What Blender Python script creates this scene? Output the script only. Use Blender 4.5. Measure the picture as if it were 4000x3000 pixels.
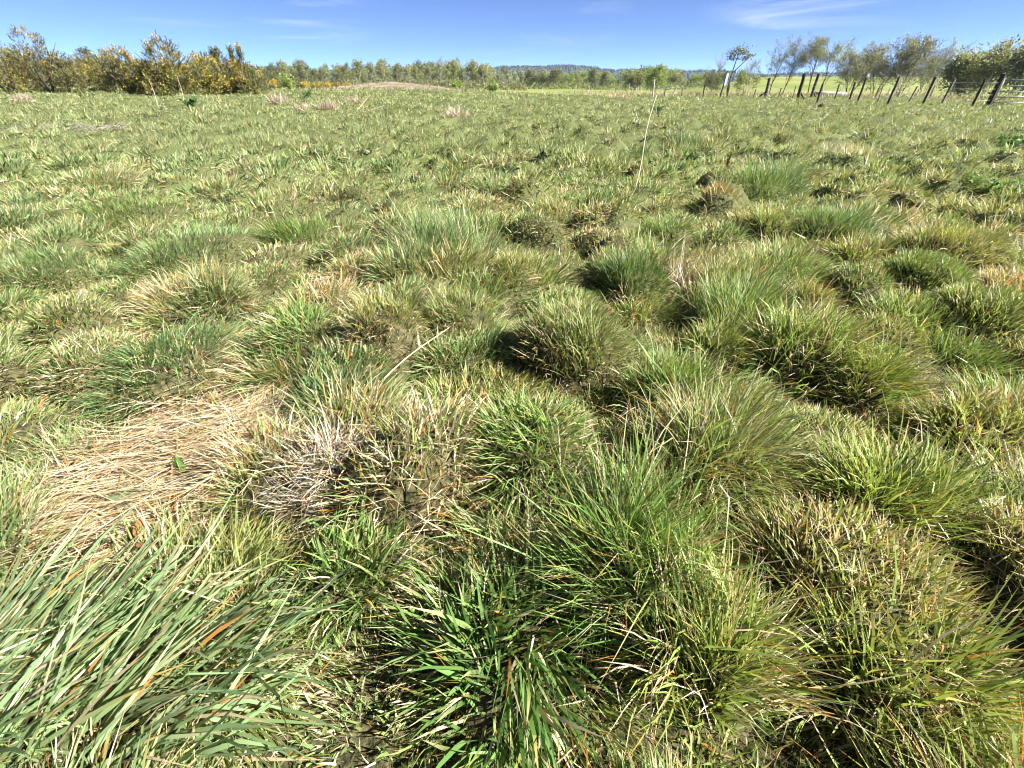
import bpy, math
import numpy as np
from mathutils import Vector, Matrix

for o in list(bpy.data.objects):
    bpy.data.objects.remove(o)
S = bpy.context.scene
COL = S.collection
RNG = np.random.default_rng(11)

# ------------------------------------------------------------------ camera, sky, sun, exposure
F_PX, CX, CY, EYE = 1747.0, 2000.0, 1500.0, 1.15       # focal length in photo pixels (4000 x 3000), eye height in metres
HORIZON = 318.0
PITCH = math.atan((CY - HORIZON) / F_PX)
cam_d = bpy.data.cameras.new('camera')
cam_d.sensor_width = 36.0
cam_d.lens = 36.0 * F_PX / 4000.0
cam_d.clip_start = 0.02
cam_d.clip_end = 20000
cam = bpy.data.objects.new('camera', cam_d)
cam.location = (0, 0, EYE)
cam.rotation_euler = (math.pi / 2 - PITCH, 0, 0)
COL.objects.link(cam)
S.camera = cam

SUN_AZ, SUN_EL = math.radians(106), math.radians(39)    # azimuth from the view direction (+Y) towards +X
world = bpy.data.worlds.new('World')
S.world = world
world.use_nodes = True
wn, wl = world.node_tree.nodes, world.node_tree.links
wn.clear()
w_out = wn.new('ShaderNodeOutputWorld')
w_bg = wn.new('ShaderNodeBackground')
w_sky = wn.new('ShaderNodeTexSky')
w_sky.sky_type = 'NISHITA'
w_sky.sun_disc = False
w_sky.sun_elevation = SUN_EL
w_sky.sun_rotation = SUN_AZ
w_sky.altitude = 2000
w_sky.air_density = 0.35
w_sky.dust_density = 0.0
w_sky.ozone_density = 10.0
w_bg.inputs['Strength'].default_value = 0.05
# thin cirrus streaks all over the sky
w_tc = wn.new('ShaderNodeTexCoord')
w_map = wn.new('ShaderNodeMapping')
w_map.inputs['Location'].default_value = (3.1, 0.6, 1.4)
w_map.inputs['Rotation'].default_value = (0, math.radians(-9), math.radians(20))
w_map.inputs['Scale'].default_value = (2.2, 2.2, 17.0)
w_n1 = wn.new('ShaderNodeTexNoise')
w_n1.inputs['Scale'].default_value = 1.7
w_n1.inputs['Detail'].default_value = 7
w_n1.inputs['Roughness'].default_value = 0.55
w_n1.inputs['Distortion'].default_value = 0.6
w_n2 = wn.new('ShaderNodeTexNoise')
w_n2.inputs['Scale'].default_value = 2.6
w_n2.inputs['Detail'].default_value = 2
w_r1 = wn.new('ShaderNodeMapRange')
w_r1.inputs['From Min'].default_value = 0.54
w_r1.inputs['From Max'].default_value = 0.80
w_r2 = wn.new('ShaderNodeMapRange')
w_r2.inputs['From Min'].default_value = 0.45
w_r2.inputs['From Max'].default_value = 0.65
w_m = wn.new('ShaderNodeMath'); w_m.operation = 'MULTIPLY'
w_m2 = wn.new('ShaderNodeMath'); w_m2.operation = 'MULTIPLY'; w_m2.inputs[1].default_value = 0.55
w_mix = wn.new('ShaderNodeMixRGB')
w_mix.inputs['Color2'].default_value = (5.2, 5.6, 6.2, 1)
wl.new(w_tc.outputs['Generated'], w_map.inputs['Vector'])
wl.new(w_map.outputs['Vector'], w_n1.inputs['Vector'])
wl.new(w_tc.outputs['Generated'], w_n2.inputs['Vector'])
wl.new(w_n1.outputs['Fac'], w_r1.inputs['Value'])
wl.new(w_n2.outputs['Fac'], w_r2.inputs['Value'])
wl.new(w_r1.outputs['Result'], w_m.inputs[0])
wl.new(w_r2.outputs['Result'], w_m.inputs[1])
wl.new(w_m.outputs[0], w_m2.inputs[0])
wl.new(w_m2.outputs[0], w_mix.inputs['Fac'])
w_hs = wn.new('ShaderNodeHueSaturation')
w_hs.inputs['Saturation'].default_value = 0.90
wl.new(w_sky.outputs['Color'], w_hs.inputs['Color'])
wl.new(w_hs.outputs[0], w_mix.inputs['Color1'])
wl.new(w_mix.outputs['Color'], w_bg.inputs['Color'])
wl.new(w_bg.outputs[0], w_out.inputs['Surface'])

sun_d = bpy.data.lights.new('sun', 'SUN')
sun_d.energy = 5.0
sun_d.angle = math.radians(0.55)
sun_d.color = (1.0, 0.955, 0.88)
sun = bpy.data.objects.new('sun', sun_d)
SUN_DIR = Vector((math.cos(SUN_EL) * math.sin(SUN_AZ), math.cos(SUN_EL) * math.cos(SUN_AZ), math.sin(SUN_EL)))
sun.rotation_euler = SUN_DIR.to_track_quat('Z', 'Y').to_euler()
COL.objects.link(sun)

S.view_settings.view_transform = 'Standard'
S.view_settings.look = 'None'
S.view_settings.gamma = 1.0
S.view_settings.use_curve_mapping = False
S.view_settings.exposure = 2.15
S.render.engine = 'CYCLES'
S.cycles.use_denoising = True
S.cycles.denoiser = 'OPENIMAGEDENOISE'
S.cycles.denoising_input_passes = 'RGB_ALBEDO_NORMAL'
S.cycles.denoising_prefilter = 'ACCURATE'
S.cycles.max_bounces = 6
S.cycles.diffuse_bounces = 2
S.cycles.transmission_bounces = 4
S.cycles.glossy_bounces = 2
S.cycles.sample_clamp_indirect = 4.0
S.cycles.filter_width = 1.1

# ------------------------------------------------------------------ helpers
def sstep(a, b, x):
    t = np.clip((np.asarray(x, float) - a) / (b - a), 0, 1)
    return t * t * (3 - 2 * t)

def macro(x, y):
    """large shape of the land, metres"""
    x = np.asarray(x, float); y = np.asarray(y, float)
    d = np.sqrt(x * x + y * y)
    z = 0.50 * sstep(7, 38, y) * sstep(9, -10, x)
    z = z - 0.0205 * np.clip(y - 50, 0, 110) * sstep(-60, 0, x) - 0.012 * np.clip(y - 60, 0, 130) * sstep(0, -60, x)
    z = z - 0.5 * sstep(28, 60, x) * sstep(20, 45, y)
    z = z + 1.05 * np.exp(-(((x + 20) / 9) ** 2 + ((y - 92) / 12) ** 2))
    side = x / np.maximum(y, 1.0)
    z = z + 5.6 * sstep(95, 230, y) * sstep(0.30, 0.48, side) * (y > 0) * sstep(900, 400, d)
    z = z + 0.06 * np.sin(x * .55 + 1) * np.sin(y * .43) + 0.035 * np.sin(x * 1.4 + y * .9)
    return z

def ray(px, py):
    u = (px - CX) / F_PX; v = (py - CY) / F_PX
    return np.array([u, math.cos(PITCH) - v * math.sin(PITCH), -(v * math.cos(PITCH) + math.sin(PITCH))])

def ground(px, py):
    """photo pixel -> the point of the land it shows"""
    r = ray(px, py)
    t, last = 0.2, 0.2
    while t < 400:
        p = r * t
        if p[2] + EYE < macro(p[0], p[1]):
            a, b = last, t
            for _ in range(30):
                m = .5 * (a + b); p = r * m
                if p[2] + EYE < macro(p[0], p[1]): b = m
                else: a = m
            break
        last = t; t *= 1.02
    p = r * t
    return float(p[0]), float(p[1]), float(macro(p[0], p[1])), t

def gd(dx, dy):
    return ground(dx * 4000 / 2212., dy * 4000 / 2212.)

def at_depth(px, py, depth):
    r = ray(px, py) * depth
    return float(r[0]), float(r[1]), float(r[2] + EYE)

def tag(o, label=None, cat=None, group=None, kind=None):
    if label: o['label'] = label
    if cat: o['category'] = cat
    if group: o['group'] = group
    if kind: o['kind'] = kind
    return o

def link(name, data, parent=None, mat=None):
    o = bpy.data.objects.new(name, data)
    COL.objects.link(o)
    if parent is not None: o.parent = parent
    if mat is not None and data is not None and len(data.materials) == 0: data.materials.append(mat)
    return o

def empty(name, loc):
    o = bpy.data.objects.new(name, None)
    COL.objects.link(o)
    o.location = loc
    o.empty_display_size = 0.2
    return o

def tri_mesh(name, V, T, col=None, fl=None, mat=None, smooth=True):
    V = np.asarray(V, np.float32); T = np.asarray(T, np.int32)
    m = bpy.data.meshes.new(name)
    m.vertices.add(len(V)); m.vertices.foreach_set('co', V.ravel())
    m.loops.add(T.size); m.loops.foreach_set('vertex_index', T.ravel())
    m.polygons.add(len(T))
    m.polygons.foreach_set('loop_start', np.arange(0, T.size, 3, dtype=np.int32))
    m.polygons.foreach_set('loop_total', np.full(len(T), 3, np.int32))
    m.polygons.foreach_set('use_smooth', np.full(len(T), smooth, bool))
    m.update(calc_edges=True)
    if col is not None:
        a = m.attributes.new('col', 'FLOAT_COLOR', 'POINT')
        c = np.ones((len(V), 4), np.float32); c[:, :3] = col
        a.data.foreach_set('color', c.ravel())
    for k, v in (fl or {}).items():
        a = m.attributes.new(k, 'FLOAT', 'POINT')
        a.data.foreach_set('value', np.asarray(v, np.float32))
    if mat is not None: m.materials.append(mat)
    return m

class Bag:
    """collects triangle soups"""
    def __init__(s): s.V = []; s.T = []; s.C = []; s.n = 0
    def add(s, V, T, C=None):
        V = np.asarray(V, float); s.V.append(V); s.T.append(np.asarray(T) + s.n); s.n += len(V)
        if C is not None:
            C = np.asarray(C, float)
            if C.ndim == 1: C = np.tile(C, (len(V), 1))
            s.C.append(C)
    def mesh(s, name, mat, smooth=True):
        return tri_mesh(name, np.concatenate(s.V), np.concatenate(s.T), np.concatenate(s.C) if s.C else None, mat=mat, smooth=smooth)

def blades(root, az, tilt, curve, L, W, seg=3, twist=None, base_w=0.7, wob=None):
    """n blades as tapered strips. returns V (n*(2seg+1),3), T, t along blade, index of the blade"""
    n = len(L)
    rows = np.zeros((n, seg + 1, 3)); rows[:, 0] = root
    azk = az.copy()
    kr = np.random.default_rng(n)
    kink = np.where(kr.random(n) < .14, kr.uniform(.5, 1.5, n), 0)
    for k in range(seg):
        a = tilt + curve * ((k + .5) / seg) + (kink if k == seg - 1 else 0)
        if wob is not None: azk = azk + wob
        st = (L / seg)[:, None] * np.stack([np.sin(a) * np.cos(azk), np.sin(a) * np.sin(azk), np.cos(a)], 1)
        rows[:, k + 1] = rows[:, k] + st
    tw = np.zeros(n) if twist is None else twist
    side = np.stack([-np.sin(az), np.cos(az), np.zeros(n)], 1)
    a0 = tilt + .5 * curve
    nrm = np.stack([-np.cos(a0) * np.cos(az), -np.cos(a0) * np.sin(az), np.sin(a0)], 1)
    side = side * np.cos(tw)[:, None] + nrm * np.sin(tw)[:, None]
    per = 2 * seg + 1
    V = np.zeros((n, per, 3)); t = np.zeros((n, per))
    for k in range(seg):
        f = k / seg
        wk = W * (base_w + (1 - base_w) * min(1, f * 2.2)) * (1 - f ** 2.6) * .5
        V[:, 2 * k] = rows[:, k] - side * wk[:, None]
        V[:, 2 * k + 1] = rows[:, k] + side * wk[:, None]
        t[:, 2 * k:2 * k + 2] = f
    V[:, -1] = rows[:, -1]; t[:, -1] = 1
    loc = []
    for k in range(seg - 1):
        loc += [[2 * k, 2 * k + 1, 2 * k + 3], [2 * k, 2 * k + 3, 2 * k + 2]]
    loc.append([2 * seg - 2, 2 * seg - 1, 2 * seg])
    T = (np.arange(n) * per)[:, None, None] + np.array(loc)[None]
    idx = np.repeat(np.arange(n), per)
    return V.reshape(-1, 3), T.reshape(-1, 3), t.reshape(-1), idx

def tube(path, rad, sides=5, cap=True):
    P = np.asarray(path, float); R = np.asarray(rad, float)
    n = len(P)
    d = np.gradient(P, axis=0); d /= np.linalg.norm(d, axis=1)[:, None] + 1e-9
    ref = np.array([0.0, 0, 1]) if abs(d[:, 2]).mean() < .8 else np.array([1.0, 0, 0])
    a = np.cross(d, ref); a /= np.linalg.norm(a, axis=1)[:, None] + 1e-9
    b = np.cross(d, a)
    th = np.arange(sides) / sides * 2 * np.pi
    V = P[:, None] + R[:, None, None] * (np.cos(th)[None, :, None] * a[:, None] + np.sin(th)[None, :, None] * b[:, None])
    V = V.reshape(-1, 3)
    i = np.arange(n - 1)[:, None] * sides; j = np.arange(sides)[None]; k = (j + 1) % sides
    q = np.stack([i + j, i + k, i + sides + k, i + sides + j], -1).reshape(-1, 4)
    T = np.concatenate([q[:, [0, 1, 2]], q[:, [0, 2, 3]]])
    if cap:
        V = np.concatenate([V, P[:1], P[-1:]])
        c0, c1 = n * sides, n * sides + 1
        e = (n - 1) * sides
        T = np.concatenate([T, [[c0, (s + 1) % sides, s] for s in range(sides)], [[c1, e + s, e + (s + 1) % sides] for s in range(sides)]])
    return V, T

def box(lo, hi):
    x0, y0, z0 = lo; x1, y1, z1 = hi
    V = np.array([[x0, y0, z0], [x1, y0, z0], [x1, y1, z0], [x0, y1, z0], [x0, y0, z1], [x1, y0, z1], [x1, y1, z1], [x0, y1, z1]], float)
    Q = [[0, 3, 2, 1], [4, 5, 6, 7], [0, 1, 5, 4], [1, 2, 6, 5], [2, 3, 7, 6], [3, 0, 4, 7]]
    T = []
    for q in Q: T += [[q[0], q[1], q[2]], [q[0], q[2], q[3]]]
    return V, np.array(T)

# ------------------------------------------------------------------ materials
def new_mat(name):
    m = bpy.data.materials.new(name); m.use_nodes = True
    m.node_tree.nodes.clear()
    return m, m.node_tree.nodes, m.node_tree.links

def finish_leaf(N, Lk, col_socket, transl=0.34, rough=0.42, spec=0.35):
    out = N.new('ShaderNodeOutputMaterial')
    p = N.new('ShaderNodeBsdfPrincipled')
    p.inputs['Roughness'].default_value = rough
    p.inputs['Specular IOR Level'].default_value = spec
    tr = N.new('ShaderNodeBsdfTranslucent')
    tint = N.new('ShaderNodeMixRGB'); tint.blend_type = 'MULTIPLY'; tint.inputs['Fac'].default_value = 1
    tint.inputs['Color2'].default_value = (1.30, 1.28, 0.80, 1)
    mx = N.new('ShaderNodeMixShader'); mx.inputs['Fac'].default_value = transl
    Lk.new(col_socket, p.inputs['Base Color']); Lk.new(col_socket, tint.inputs['Color1'])
    Lk.new(tint.outputs[0], tr.inputs['Color'])
    Lk.new(p.outputs[0], mx.inputs[1]); Lk.new(tr.outputs[0], mx.inputs[2])
    Lk.new(mx.outputs[0], out.inputs['Surface'])

def attr_leaf(name, transl=0.34, rough=0.42, spec=0.35):
    m, N, Lk = new_mat(name)
    a = N.new('ShaderNodeAttribute'); a.attribute_name = 'col'
    finish_leaf(N, Lk, a.outputs['Color'], transl, rough, spec)
    return m

M_BLADE = attr_leaf('grass_blade_green', transl=0.32, rough=0.5, spec=0.3)
M_STRAW = attr_leaf('dry_straw', transl=0.18, rough=0.55, spec=0.3)
M_LEAF = attr_leaf('tree_leaf', transl=0.45, rough=0.5, spec=0.3)
M_FLOWER = attr_leaf('gorse_flower', transl=0.3, rough=0.6, spec=0.2)

def noise_mat(name, c1, c2, scale=3.0, rough=.85, bump=0.0, detail=6, stretch=None, spec=.2, c3=None):
    m, N, Lk = new_mat(name)
    out = N.new('ShaderNodeOutputMaterial'); p = N.new('ShaderNodeBsdfPrincipled')
    p.inputs['Roughness'].default_value = rough; p.inputs['Specular IOR Level'].default_value = spec
    tc = N.new('ShaderNodeTexCoord'); mp = N.new('ShaderNodeMapping')
    if stretch: mp.inputs['Scale'].default_value = stretch
    nz = N.new('ShaderNodeTexNoise'); nz.inputs['Scale'].default_value = scale; nz.inputs['Detail'].default_value = detail
    nz.inputs['Roughness'].default_value = .65
    r = N.new('ShaderNodeValToRGB'); e = r.color_ramp.elements
    e[0].position = .33; e[0].color = (*c1, 1); e[1].position = .68; e[1].color = (*c2, 1)
    if c3 is not None:
        x = r.color_ramp.elements.new(.5); x.color = (*c3, 1)
    Lk.new(tc.outputs['Object'], mp.inputs['Vector']); Lk.new(mp.outputs[0], nz.inputs['Vector'])
    Lk.new(nz.outputs['Fac'], r.inputs['Fac']); Lk.new(r.outputs[0], p.inputs['Base Color'])
    if bump:
        b = N.new('ShaderNodeBump'); b.inputs['Strength'].default_value = bump; b.inputs['Distance'].default_value = .02
        Lk.new(nz.outputs['Fac'], b.inputs['Height']); Lk.new(b.outputs[0], p.inputs['Normal'])
    Lk.new(p.outputs[0], out.inputs['Surface'])
    return m

M_BARK = noise_mat('grey_brown_bark', (.045, .036, .028), (.15, .125, .10), 9, bump=.6, stretch=(1, 1, .25))
M_BIRCH = noise_mat('pale_birch_bark', (.16, .14, .12), (.50, .47, .42), 5, bump=.3, stretch=(1, 1, 2.5))
M_POST = noise_mat('weathered_post_wood', (.07, .055, .042), (.20, .17, .14), 14, bump=.8, stretch=(1, 1, .12))
M_POST_DARK = noise_mat('dark_shaded_wood', (.022, .018, .015), (.075, .062, .05), 14, bump=.9, stretch=(1, 1, .12))  # shade of the posts' unlit sides put into the wood colour
M_POST_PALE = noise_mat('pale_split_stake', (.28, .25, .20), (.52, .48, .41), 14, bump=.6, stretch=(1, 1, .12))
M_WIRE = noise_mat('galvanised_wire', (.22, .23, .24), (.40, .41, .42), 30, rough=.5, spec=.5)
M_GATE = noise_mat('galvanised_gate_steel', (.12, .14, .135), (.22, .24, .235), 6, rough=.5, spec=.5)
M_BOARD = noise_mat('grey_sign_back', (.17, .20, .26), (.24, .28, .35), 2, rough=.55)
M_DISC = noise_mat('white_disc_plastic', (.68, .68, .68), (.8, .8, .8), 3, rough=.5)
M_SOIL = noise_mat('dark_turned_soil', (.025, .018, .012), (.085, .062, .042), 11, bump=1.0)
M_TWIG = noise_mat('dead_grey_twig', (.10, .085, .07), (.27, .24, .21), 8, bump=.3)
M_LEAF_BROWN = noise_mat('fallen_brown_leaf', (.20, .085, .03), (.34, .16, .07), 30, rough=.6)
M_HILL = noise_mat('far_wooded_hill', (.028, .036, .024), (.06, .056, .04), .012)
M_GROUND = None

# ------------------------------------------------------------------ tussock mounds of the field
SP = 0.46
GX0, GY0, GNX, GNY = -40.0, -3.0, 190, 130
gi, gj = np.meshgrid(np.arange(GNX), np.arange(GNY), indexing='ij')
hum_x = GX0 + (gi + .5 + RNG.uniform(-.42, .42, gi.shape)) * SP
hum_y = GY0 + (gj + .5 + RNG.uniform(-.42, .42, gi.shape)) * SP
hum_R = RNG.uniform(.17, .30, gi.shape)
hum_A = RNG.uniform(.07, .23, gi.shape) * np.where(RNG.random(gi.shape) < .2, .3, 1)
hum_u = RNG.random(gi.shape); hum_v = RNG.random(gi.shape); hum_w = RNG.random(gi.shape)
# flatten the left side a little (smoother sward there), and the far field
hum_A *= 0.72 + 0.28 * sstep(-3.0, 0.3, hum_x + 0.12 * hum_y)
hum_A *= 1.0 - 0.15 * sstep(15, 30, hum_y)
hum_A *= .45 + .55 * (np.sin(hum_x * 1.7 + 1.3 * np.sin(hum_y * .9)) * np.sin(hum_y * 1.3 + 2 + np.sin(hum_x * .7)) > -.35)

G_GREEN = np.array([0.098, 0.188, 0.042]); G_BLUE = np.array([0.13, 0.21, 0.092]); G_YEL = np.array([0.238, 0.272, 0.06])
G_OLIVE = np.array([0.195, 0.2, 0.078]); G_DARK = np.array([0.052, 0.11, 0.03]); STRAW = np.array([0.58, 0.46, 0.28])
GREY_STRAW = np.array([0.52, 0.45, 0.34]); ORANGE = np.array([.36, .17, .045]); BROWN = np.array([.22, .125, .05])
G_LIGHT = np.array([0.172, 0.262, 0.064])

# (x, y of the base in a 2212-wide photo, width there, length of blades m, blade width m, mound m, upright 0..1, lean (x,y), greens, dead share, blades, label)
TUS = [
 (170, 1530, 560, .44, .0100, .02, .25, (.85, .55), (np.array([.18, .27, .135]), np.array([.20, .29, .115])), .14, 360, 'broad blue-green grass clump sweeping right across the near left corner'),
 (395, 815, 330, .30, .0060, .07, .30, (.55, .15), (G_BLUE, G_GREEN), .16, 950, 'blue-green tussock combed to the right above the flattened straw'),
 (668, 765, 165, .17, .0058, .10, .35, (.0, .0), (G_GREEN, G_LIGHT), .10, 620, 'small rounded green tussock beside a yellow-brown one, left of centre'),
 (842, 775, 185, .15, .0046, .13, .45, (.05, 0), (G_OLIVE, G_YEL), .42, 950, 'spiky yellow-brown domed tussock left of centre'),
 (745, 900, 270, .24, .0062, .08, .30, (.15, .1), (G_GREEN, G_BLUE), .14, 850, 'green tussock with dark heart just above the grey dead clump'),
 (1150, 1020, 350, .22, .0062, .13, .35, (.05, .05), (G_GREEN, G_LIGHT), .14, 1250, 'large domed green tussock with straw skirt in the centre foreground'),
 (1560, 1040, 340, .30, .0052, .12, .55, (.10, .1), (G_LIGHT, G_OLIVE), .24, 1400, 'large upright green-gold tussock with shadow on its left flank'),
 (1225, 790, 240, .20, .0048, .13, .50, (.0, .05), (G_OLIVE, G_LIGHT), .22, 1050, 'round mop-like tussock near the middle of the field'),
 (1600, 715, 250, .36, .0048, .08, .75, (.12, .1), (G_GREEN, G_LIGHT), .15, 950, 'tall dark green tussock with pale dead stems on its left'),
 (965, 575, 250, .44, .0052, .08, .80, (.0, .1), (G_BLUE, G_GREEN), .14, 1000, 'tallest upright blue-green tussock in the middle of the field'),
 (1640, 425, 190, .36, .0060, .10, .65, (.05, .1), (G_BLUE, G_GREEN), .06, 900, 'round silvery blue-green tussock in the right middle distance'),
 (1479, 328, 62, .40, .0080, .04, .80, (.0, .05), (G_BLUE, G_DARK), .04, 420, 'small dark blue-green rush tuft beyond the middle of the field'),
 (1085, 1420, 380, .30, .0105, .06, .35, (-.05, -.05), (G_DARK * .5 + G_GREEN * .5, G_GREEN), .16, 380, 'broad-leaved dark tussock spread like a star in the near centre'),
 (1370, 1250, 340, .36, .0050, .06, .75, (.12, .15), (G_GREEN, G_LIGHT), .22, 1050, 'fine tall upright tussock rising behind the star-shaped one'),
 (1500, 1440, 300, .31, .0056, .10, .62, (.05, .12), (G_YEL, G_LIGHT), .24, 800, 'upright yellow-green tussock shading the star-shaped one from the right'),
 (1850, 1110, 330, .26, .0062, .10, .45, (.15, .05), (G_LIGHT, G_YEL), .10, 1100, 'bright green tussock with swept blades at right of the foreground'),
 (1890, 1500, 430, .28, .0076, .05, .50, (.15, .15), (G_YEL, G_LIGHT), .10, 1000, 'yellow-green coarse tussock in the near right corner'),
 (770, 1260, 280, .22, .0078, .05, .35, (.15, .05), (G_LIGHT, G_GREEN), .16, 640, 'light green tussock below the grey dead clump'),
 (1775, 520, 190, .24, .0060, .09, .45, (.05, .05), (G_BLUE, G_GREEN), .06, 800, 'dark-based blue-green tussock below the round silvery one'),
 (1365, 640, 170, .22, .0052, .10, .55, (.0, .05), (G_GREEN, G_DARK), .14, 850, 'dark green tussock in front of pale dead stems'),
 (1112, 640, 115, .15, .0048, .11, .45, (.0, 0), (G_OLIVE, G_YEL), .34, 650, 'small golden tussock at right of the tallest upright one'),
 (985, 735, 160, .19, .0046, .10, .40, (.1, .05), (G_OLIVE, G_LIGHT), .24, 800, 'greyish green tussock between the yellow-brown dome and the mop-like one'),
 (655, 525, 175, .24, .0056, .07, .50, (.05, .05), (G_LIGHT, G_GREEN), .12, 700, 'bright green tussock to the left of the tallest one'),
 (440, 570, 330, .22, .0052, .09, .40, (.25, .05), (G_GREEN, G_BLUE), .14, 1100, 'wide low green tussock in the left middle distance'),
 (235, 400, 170, .30, .0060, .07, .35, (.35, .05), (G_GREEN, G_OLIVE), .42, 700, 'straw-streaked leaning tussock far left in the field'),
 (290, 480, 250, .24, .0056, .08, .45, (.2, .05), (G_GREEN, G_LIGHT), .10, 850, 'wide green tussock below the straw-streaked leaning one'),
 (110, 610, 260, .20, .0056, .08, .40, (.2, .05), (G_BLUE, G_GREEN), .08, 800, 'low blue-green tussock near the left edge'),
 (1545, 455, 85, .16, .0050, .10, .45, (.0, 0), (np.array([.28, .19, .085]), np.array([.33, .20, .08])), .40, 520, 'small red-brown tussock left of the round silvery one'),
 (1195, 490, 120, .17, .0052, .09, .45, (.0, 0), (G_YEL, G_OLIVE), .38, 560, 'pale golden tussock upper right of the tallest one'),
 (1440, 530, 130, .19, .0056, .08, .45, (.0, 0), (G_LIGHT, G_GREEN), .05, 600, 'fresh green tussock with a dark hollow in the middle distance'),
 (1660, 510, 120, .18, .0052, .09, .45, (.05, 0), (G_YEL, G_LIGHT), .18, 560, 'yellow-green domed tussock under the round silvery one'),
 (1545, 775, 150, .19, .0060, .06, .45, (.0, .05), (G_LIGHT, G_YEL), .10, 560, 'light green tuft in front of the tall dark green tussock'),
 (1722, 715, 130, .16, .0052, .12, .45, (.1, 0), (G_YEL, G_OLIVE), .36, 620, 'yellow straw-flanked tussock against the tall dark green one'),
 (2030, 575, 230, .22, .0050, .11, .45, (.1, 0), (G_YEL, G_OLIVE), .20, 900, 'golden green domed tussock towards the right edge'),
 (1830, 345, 150, .30, .0070, .06, .60, (.1, .05), (G_BLUE, GREY_STRAW), .22, 650, 'silvery blue-green tussock far right below the fence'),
 (1440, 870, 220, .20, .0052, .09, .50, (.0, .05), (G_GREEN, G_LIGHT), .12, 850, 'green tussock in the gap between two large foreground ones'),
 (1850, 850, 210, .20, .0052, .10, .50, (.05, .05), (G_YEL, G_GREEN), .22, 850, 'olive tussock left of the pale dead tuft at right'),
 (2080, 740, 230, .16, .0052, .14, .45, (.05, 0), (G_LIGHT, G_YEL), .06, 1000, 'bright green mound by the right edge'),
 (1980, 640, 200, .16, .0050, .12, .45, (.05, 0), (G_LIGHT, G_GREEN), .06, 900, 'smooth fresh green mound right of the tall dark tussock'),
 (1380, 345, 70, .20, .0060, .06, .5, (0, 0), (G_DARK, G_GREEN), .08, 360, 'little dark green tussock near the tall bleached stalk'),
 (2120, 1150, 260, .24, .0070, .06, .45, (.15, .05), (G_LIGHT, G_DARK), .08, 620, 'shaded green clump at the right edge of the foreground'),
]
TI = []
for (dx, dy, W, L, bw, A, up, lean, gc, dead, n, lab) in TUS:
    x, y, z, t = gd(dx, dy)
    TI.append((x, y, z, .5 * W * 4000 / 2212 / F_PX * t * (.80 if y < 1.6 else .88), A * (1.35 if y < 1.6 else 1.8)))
# mounds that give way to the named tussocks, the flattened straw and the dead clump
MAT_C = gd(385, 1010); DEAD_C = gd(725, 1060)
for (x, y, z, R, A) in TI:
    near = (hum_x - x) ** 2 + (hum_y - y) ** 2 < (R * .95) ** 2
    hum_A[near] *= .15
def mat_dist(x, y):
    """0 in the middle of the flattened straw, 1 at its rim"""
    ux, uy = x - MAT_C[0], y - MAT_C[1]
    c, s = math.cos(.10), math.sin(.10)
    return np.sqrt(((ux * c + uy * s) / .37) ** 2 + ((-ux * s + uy * c) / .34) ** 2)
hum_A[mat_dist(hum_x, hum_y) < 1.15] *= .1

HOL = gd(935, 1420)                                       # the deep hollow left of the star-shaped tussock
hum_A[((hum_x - HOL[0]) / .25) ** 2 + ((hum_y - HOL[1]) / .35) ** 2 < 1] *= .1

def bumps(x, y):
    """height of the mounds, plus which mound wins and the offset from its centre over its radius"""
    x = np.asarray(x, float); y = np.asarray(y, float)
    best = np.zeros(x.shape); bi = np.full(x.shape, -1); ox = np.zeros(x.shape); oy = np.zeros(x.shape)
    ci = np.floor((x - GX0) / SP).astype(int); cj = np.floor((y - GY0) / SP).astype(int)
    for di in (-1, 0, 1):
        for dj in (-1, 0, 1):
            i = ci + di; j = cj + dj
            ok = (i >= 0) & (i < GNX) & (j >= 0) & (j < GNY)
            ii = np.clip(i, 0, GNX - 1); jj = np.clip(j, 0, GNY - 1)
            dx = x - hum_x[ii, jj]; dy = y - hum_y[ii, jj]; R = hum_R[ii, jj]
            th = np.arctan2(dy, dx); ph = hum_w[ii, jj] * 6.283
            q = (dx * dx + dy * dy) / (R * R) * (1 + .30 * np.sin(2 * th + ph) + .18 * np.sin(3 * th + 2.3 * ph))
            h = np.where(ok, hum_A[ii, jj] * np.clip(1 - q ** 1.5, 0, 1), 0)
            w = h > best
            best = np.where(w, h, best); bi = np.where(w, ii * GNY + jj, bi)
            ox = np.where(w, dx / R, ox); oy = np.where(w, dy / R, oy)
    for k, (tx, ty, tz, R, A) in enumerate(TI):
        dx = x - tx; dy = y - ty; th = np.arctan2(dy, dx)
        q = (dx * dx + dy * dy) / (R * R) * (1 + .22 * np.sin(2 * th + k * 1.7) + .15 * np.sin(3 * th + k * 2.9))
        h = A * np.clip(1 - q * q, 0, 1)
        w = h > best
        best = np.where(w, h, best); bi = np.where(w, 1000000 + k, bi)
        ox = np.where(w, dx / R, ox); oy = np.where(w, dy / R, oy)
    fade = sstep(54, 40, y)
    return best * fade, bi, ox, oy

def land(x, y):
    return macro(x, y) + bumps(x, y)[0]

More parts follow.
